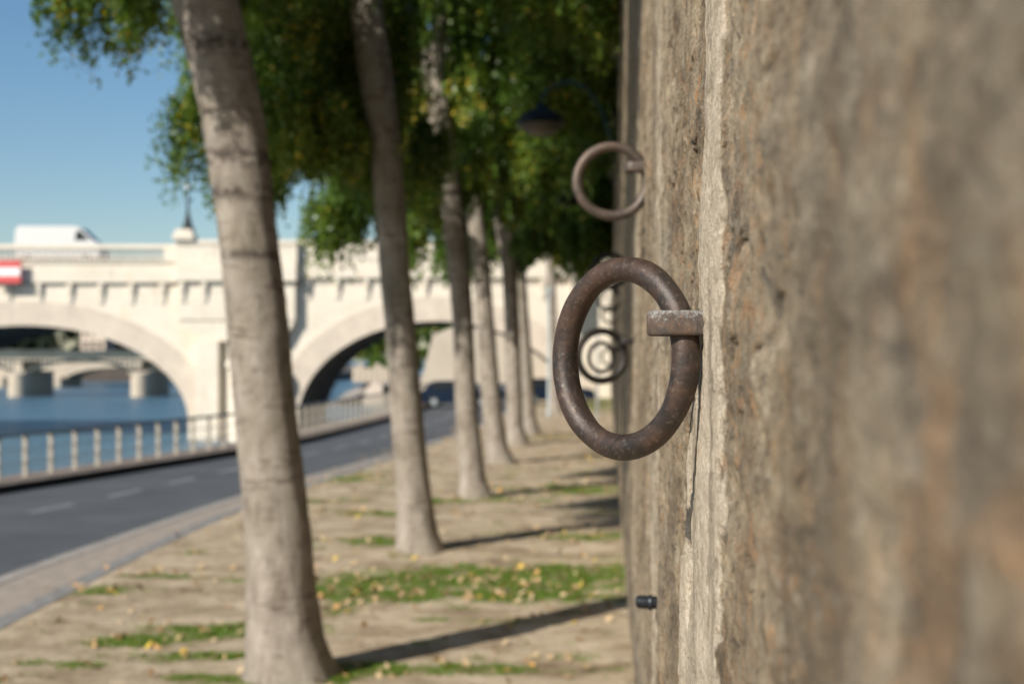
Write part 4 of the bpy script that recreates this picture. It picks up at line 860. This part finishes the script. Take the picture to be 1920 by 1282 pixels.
# ------------------------------------------------------------------ through the left arch: iron bridge, stone bridge, far bank
def far_frame(name, d, label, cat): e = empty(name, cw(0, d, 0), (0, 0, PHI)); tag(e, label, cat); return e, d / F
d2 = 192.0; e2, kk2 = far_frame('iron_bridge', d2, 'dark green girder bridge on stone piers seen through the left arch', 'bridge')
X2 = lambda px: (px - 960) * kk2
Z2 = lambda py: HC - (py - HOR) * kk2
MB().box(X2(-600), X2(700), 0, 9, Z2(672), Z2(661), 0.05).build('deck', M_STEELG, e2); MB().box(X2(-600), X2(700), -0.1, 0.1, Z2(659), Z2(656)).box(X2(-600), X2(700), -0.05, 0.05, Z2(661) + 0.01, Z2(659) - 0.01).build('handrail', M_STEELG, e2)
for px in (-420, -190, 40, 268, 500):
    m = MB(); m.box(X2(px - 17), X2(px + 17), -1.5, 10, -3.2, Z2(700), 0.15); m.lathe([(1.25, -3.2), (1.2, Z2(700)), (0.9, Z2(698))], 16, (X2(px), -1.5)); m.box(X2(px - 19), X2(px + 19), -2.6, 10, Z2(700) + .01, Z2(696), 0.05); m.build('pier', M_CREAM, e2)
    m = MB()
    for s in (-1, 1):
        pts = [(X2(px + s * (14 + 105 * u)), 0, Z2(696 - 24 * math.sin(u * math.pi / 2))) for u in np.linspace(0, 1, 12)]
        m.tube(pts, 0.22, 6)
        for u in np.linspace(0.02, 0.55, 7):
            q = (X2(px + s * (14 + 105 * u)), 0, Z2(696 - 24 * math.sin(u * math.pi / 2))); m.tube([q, (q[0], 0, Z2(671))], 0.09, 5)
    m.build('arch_girder', M_STEELG, e2)
    m = MB(); m.box(X2(px - 18), X2(px + 18), 4, 4.4, Z2(695.5), Z2(675)); m.build('spandrel_panel', M_CREAM, e2)
d3 = 250.0; e3, kk3 = far_frame('stone_bridge', d3, 'cream stone arch bridge behind the girder bridge', 'bridge')
X3 = lambda px: (px - 960) * kk3
Z3 = lambda py: HC - (py - HOR) * kk3
m = MB()
for cx in (-160, 0 - 115 + 95 - 0, 240, 460):
    pass
ar3 = [(-330, 100), (-105, 105), (112 + 118, 112), (470, 110)]
def z3(px):
    for cx, a in ar3:
        u = (px - cx) / a
        if abs(u) < 1: return 716 - 28 * (1 - u * u) ** 0.5
    return 726
pxs = np.arange(-500, 620, 4.0)
bmm = m.bm
for a_, b_ in zip(pxs, pxs[1:]):
    for yy in (0, 10): quad((X3(a_), yy, Z3(z3(a_))), (X3(b_), yy, Z3(z3(b_))), (X3(b_), yy, Z3(677)), (X3(a_), yy, Z3(677)))
    quad((X3(a_), 0, Z3(z3(a_))), (X3(a_), 10, Z3(z3(a_))), (X3(b_), 10, Z3(z3(b_))), (X3(b_), 0, Z3(z3(b_))))
m.build('arch_wall', M_CREAM, e3)
for px in (-215, 5, 112, 350): MB().box(X3(px - 9), X3(px + 9), -2, 10.5, -3.0, Z3(706), 0.2, 0.1).build('pier', M_CREAM, e3)
MB().box(X3(-500), X3(620), -0.4, 10.4, Z3(677) + 0.01, Z3(672), 0.1).build('parapet', M_CREAM, e3)
# far bank
k4 = 320 / F
bank = MB(); bank.box(-400, (640 - 960) * k4, 0, 300, -3.4, -1.0); bank.box(-400, (640 - 960) * k4, -0.5, 0.5, -3.4, 1.2)
tag(bank.build('ground', M_BROWN, loc=cw(0, 306, 0), rot=(0, 0, PHI)), 'far river bank', kind='structure')
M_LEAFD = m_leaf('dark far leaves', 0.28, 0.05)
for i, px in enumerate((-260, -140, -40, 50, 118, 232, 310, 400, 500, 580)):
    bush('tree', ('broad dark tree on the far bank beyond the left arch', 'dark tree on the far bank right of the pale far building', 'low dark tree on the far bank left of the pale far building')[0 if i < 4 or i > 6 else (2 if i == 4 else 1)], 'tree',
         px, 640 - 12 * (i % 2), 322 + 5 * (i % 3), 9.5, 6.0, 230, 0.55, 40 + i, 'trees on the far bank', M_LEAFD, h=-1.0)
fb = empty('apartment_building', P(174, 668, 318), (0, 0, PHI)); fb.location.z = -1.0; tag(fb, 'narrow pale building lit by the sun behind the left arch', 'building')
MB().box(-2.7, 2.7, 0, 9, 0, 14).build('wall', M_BUILD, fb); MB().box(-2.9, 2.9, -0.2, 9.2, 14.003, 14.4).build('roof', M_ROOF, fb)
for zf in (5.5, 8.3, 11.1):
    for xf in (-1.6, 0, 1.6): MB().box(xf - 0.4, xf + 0.4, -0.06, 0.1, zf, zf + 1.6).build('window', M_GLASS, fb)
m = MB(); m.box((-400), (130 - 960) * k4, 0, 2, -1, 3.6); 
tag(m.build('embankment_wall', M_BROWN, loc=cw(0, 300, 0), rot=(0, 0, PHI)), 'brown shaded embankment wall far behind the girder bridge', 'wall')
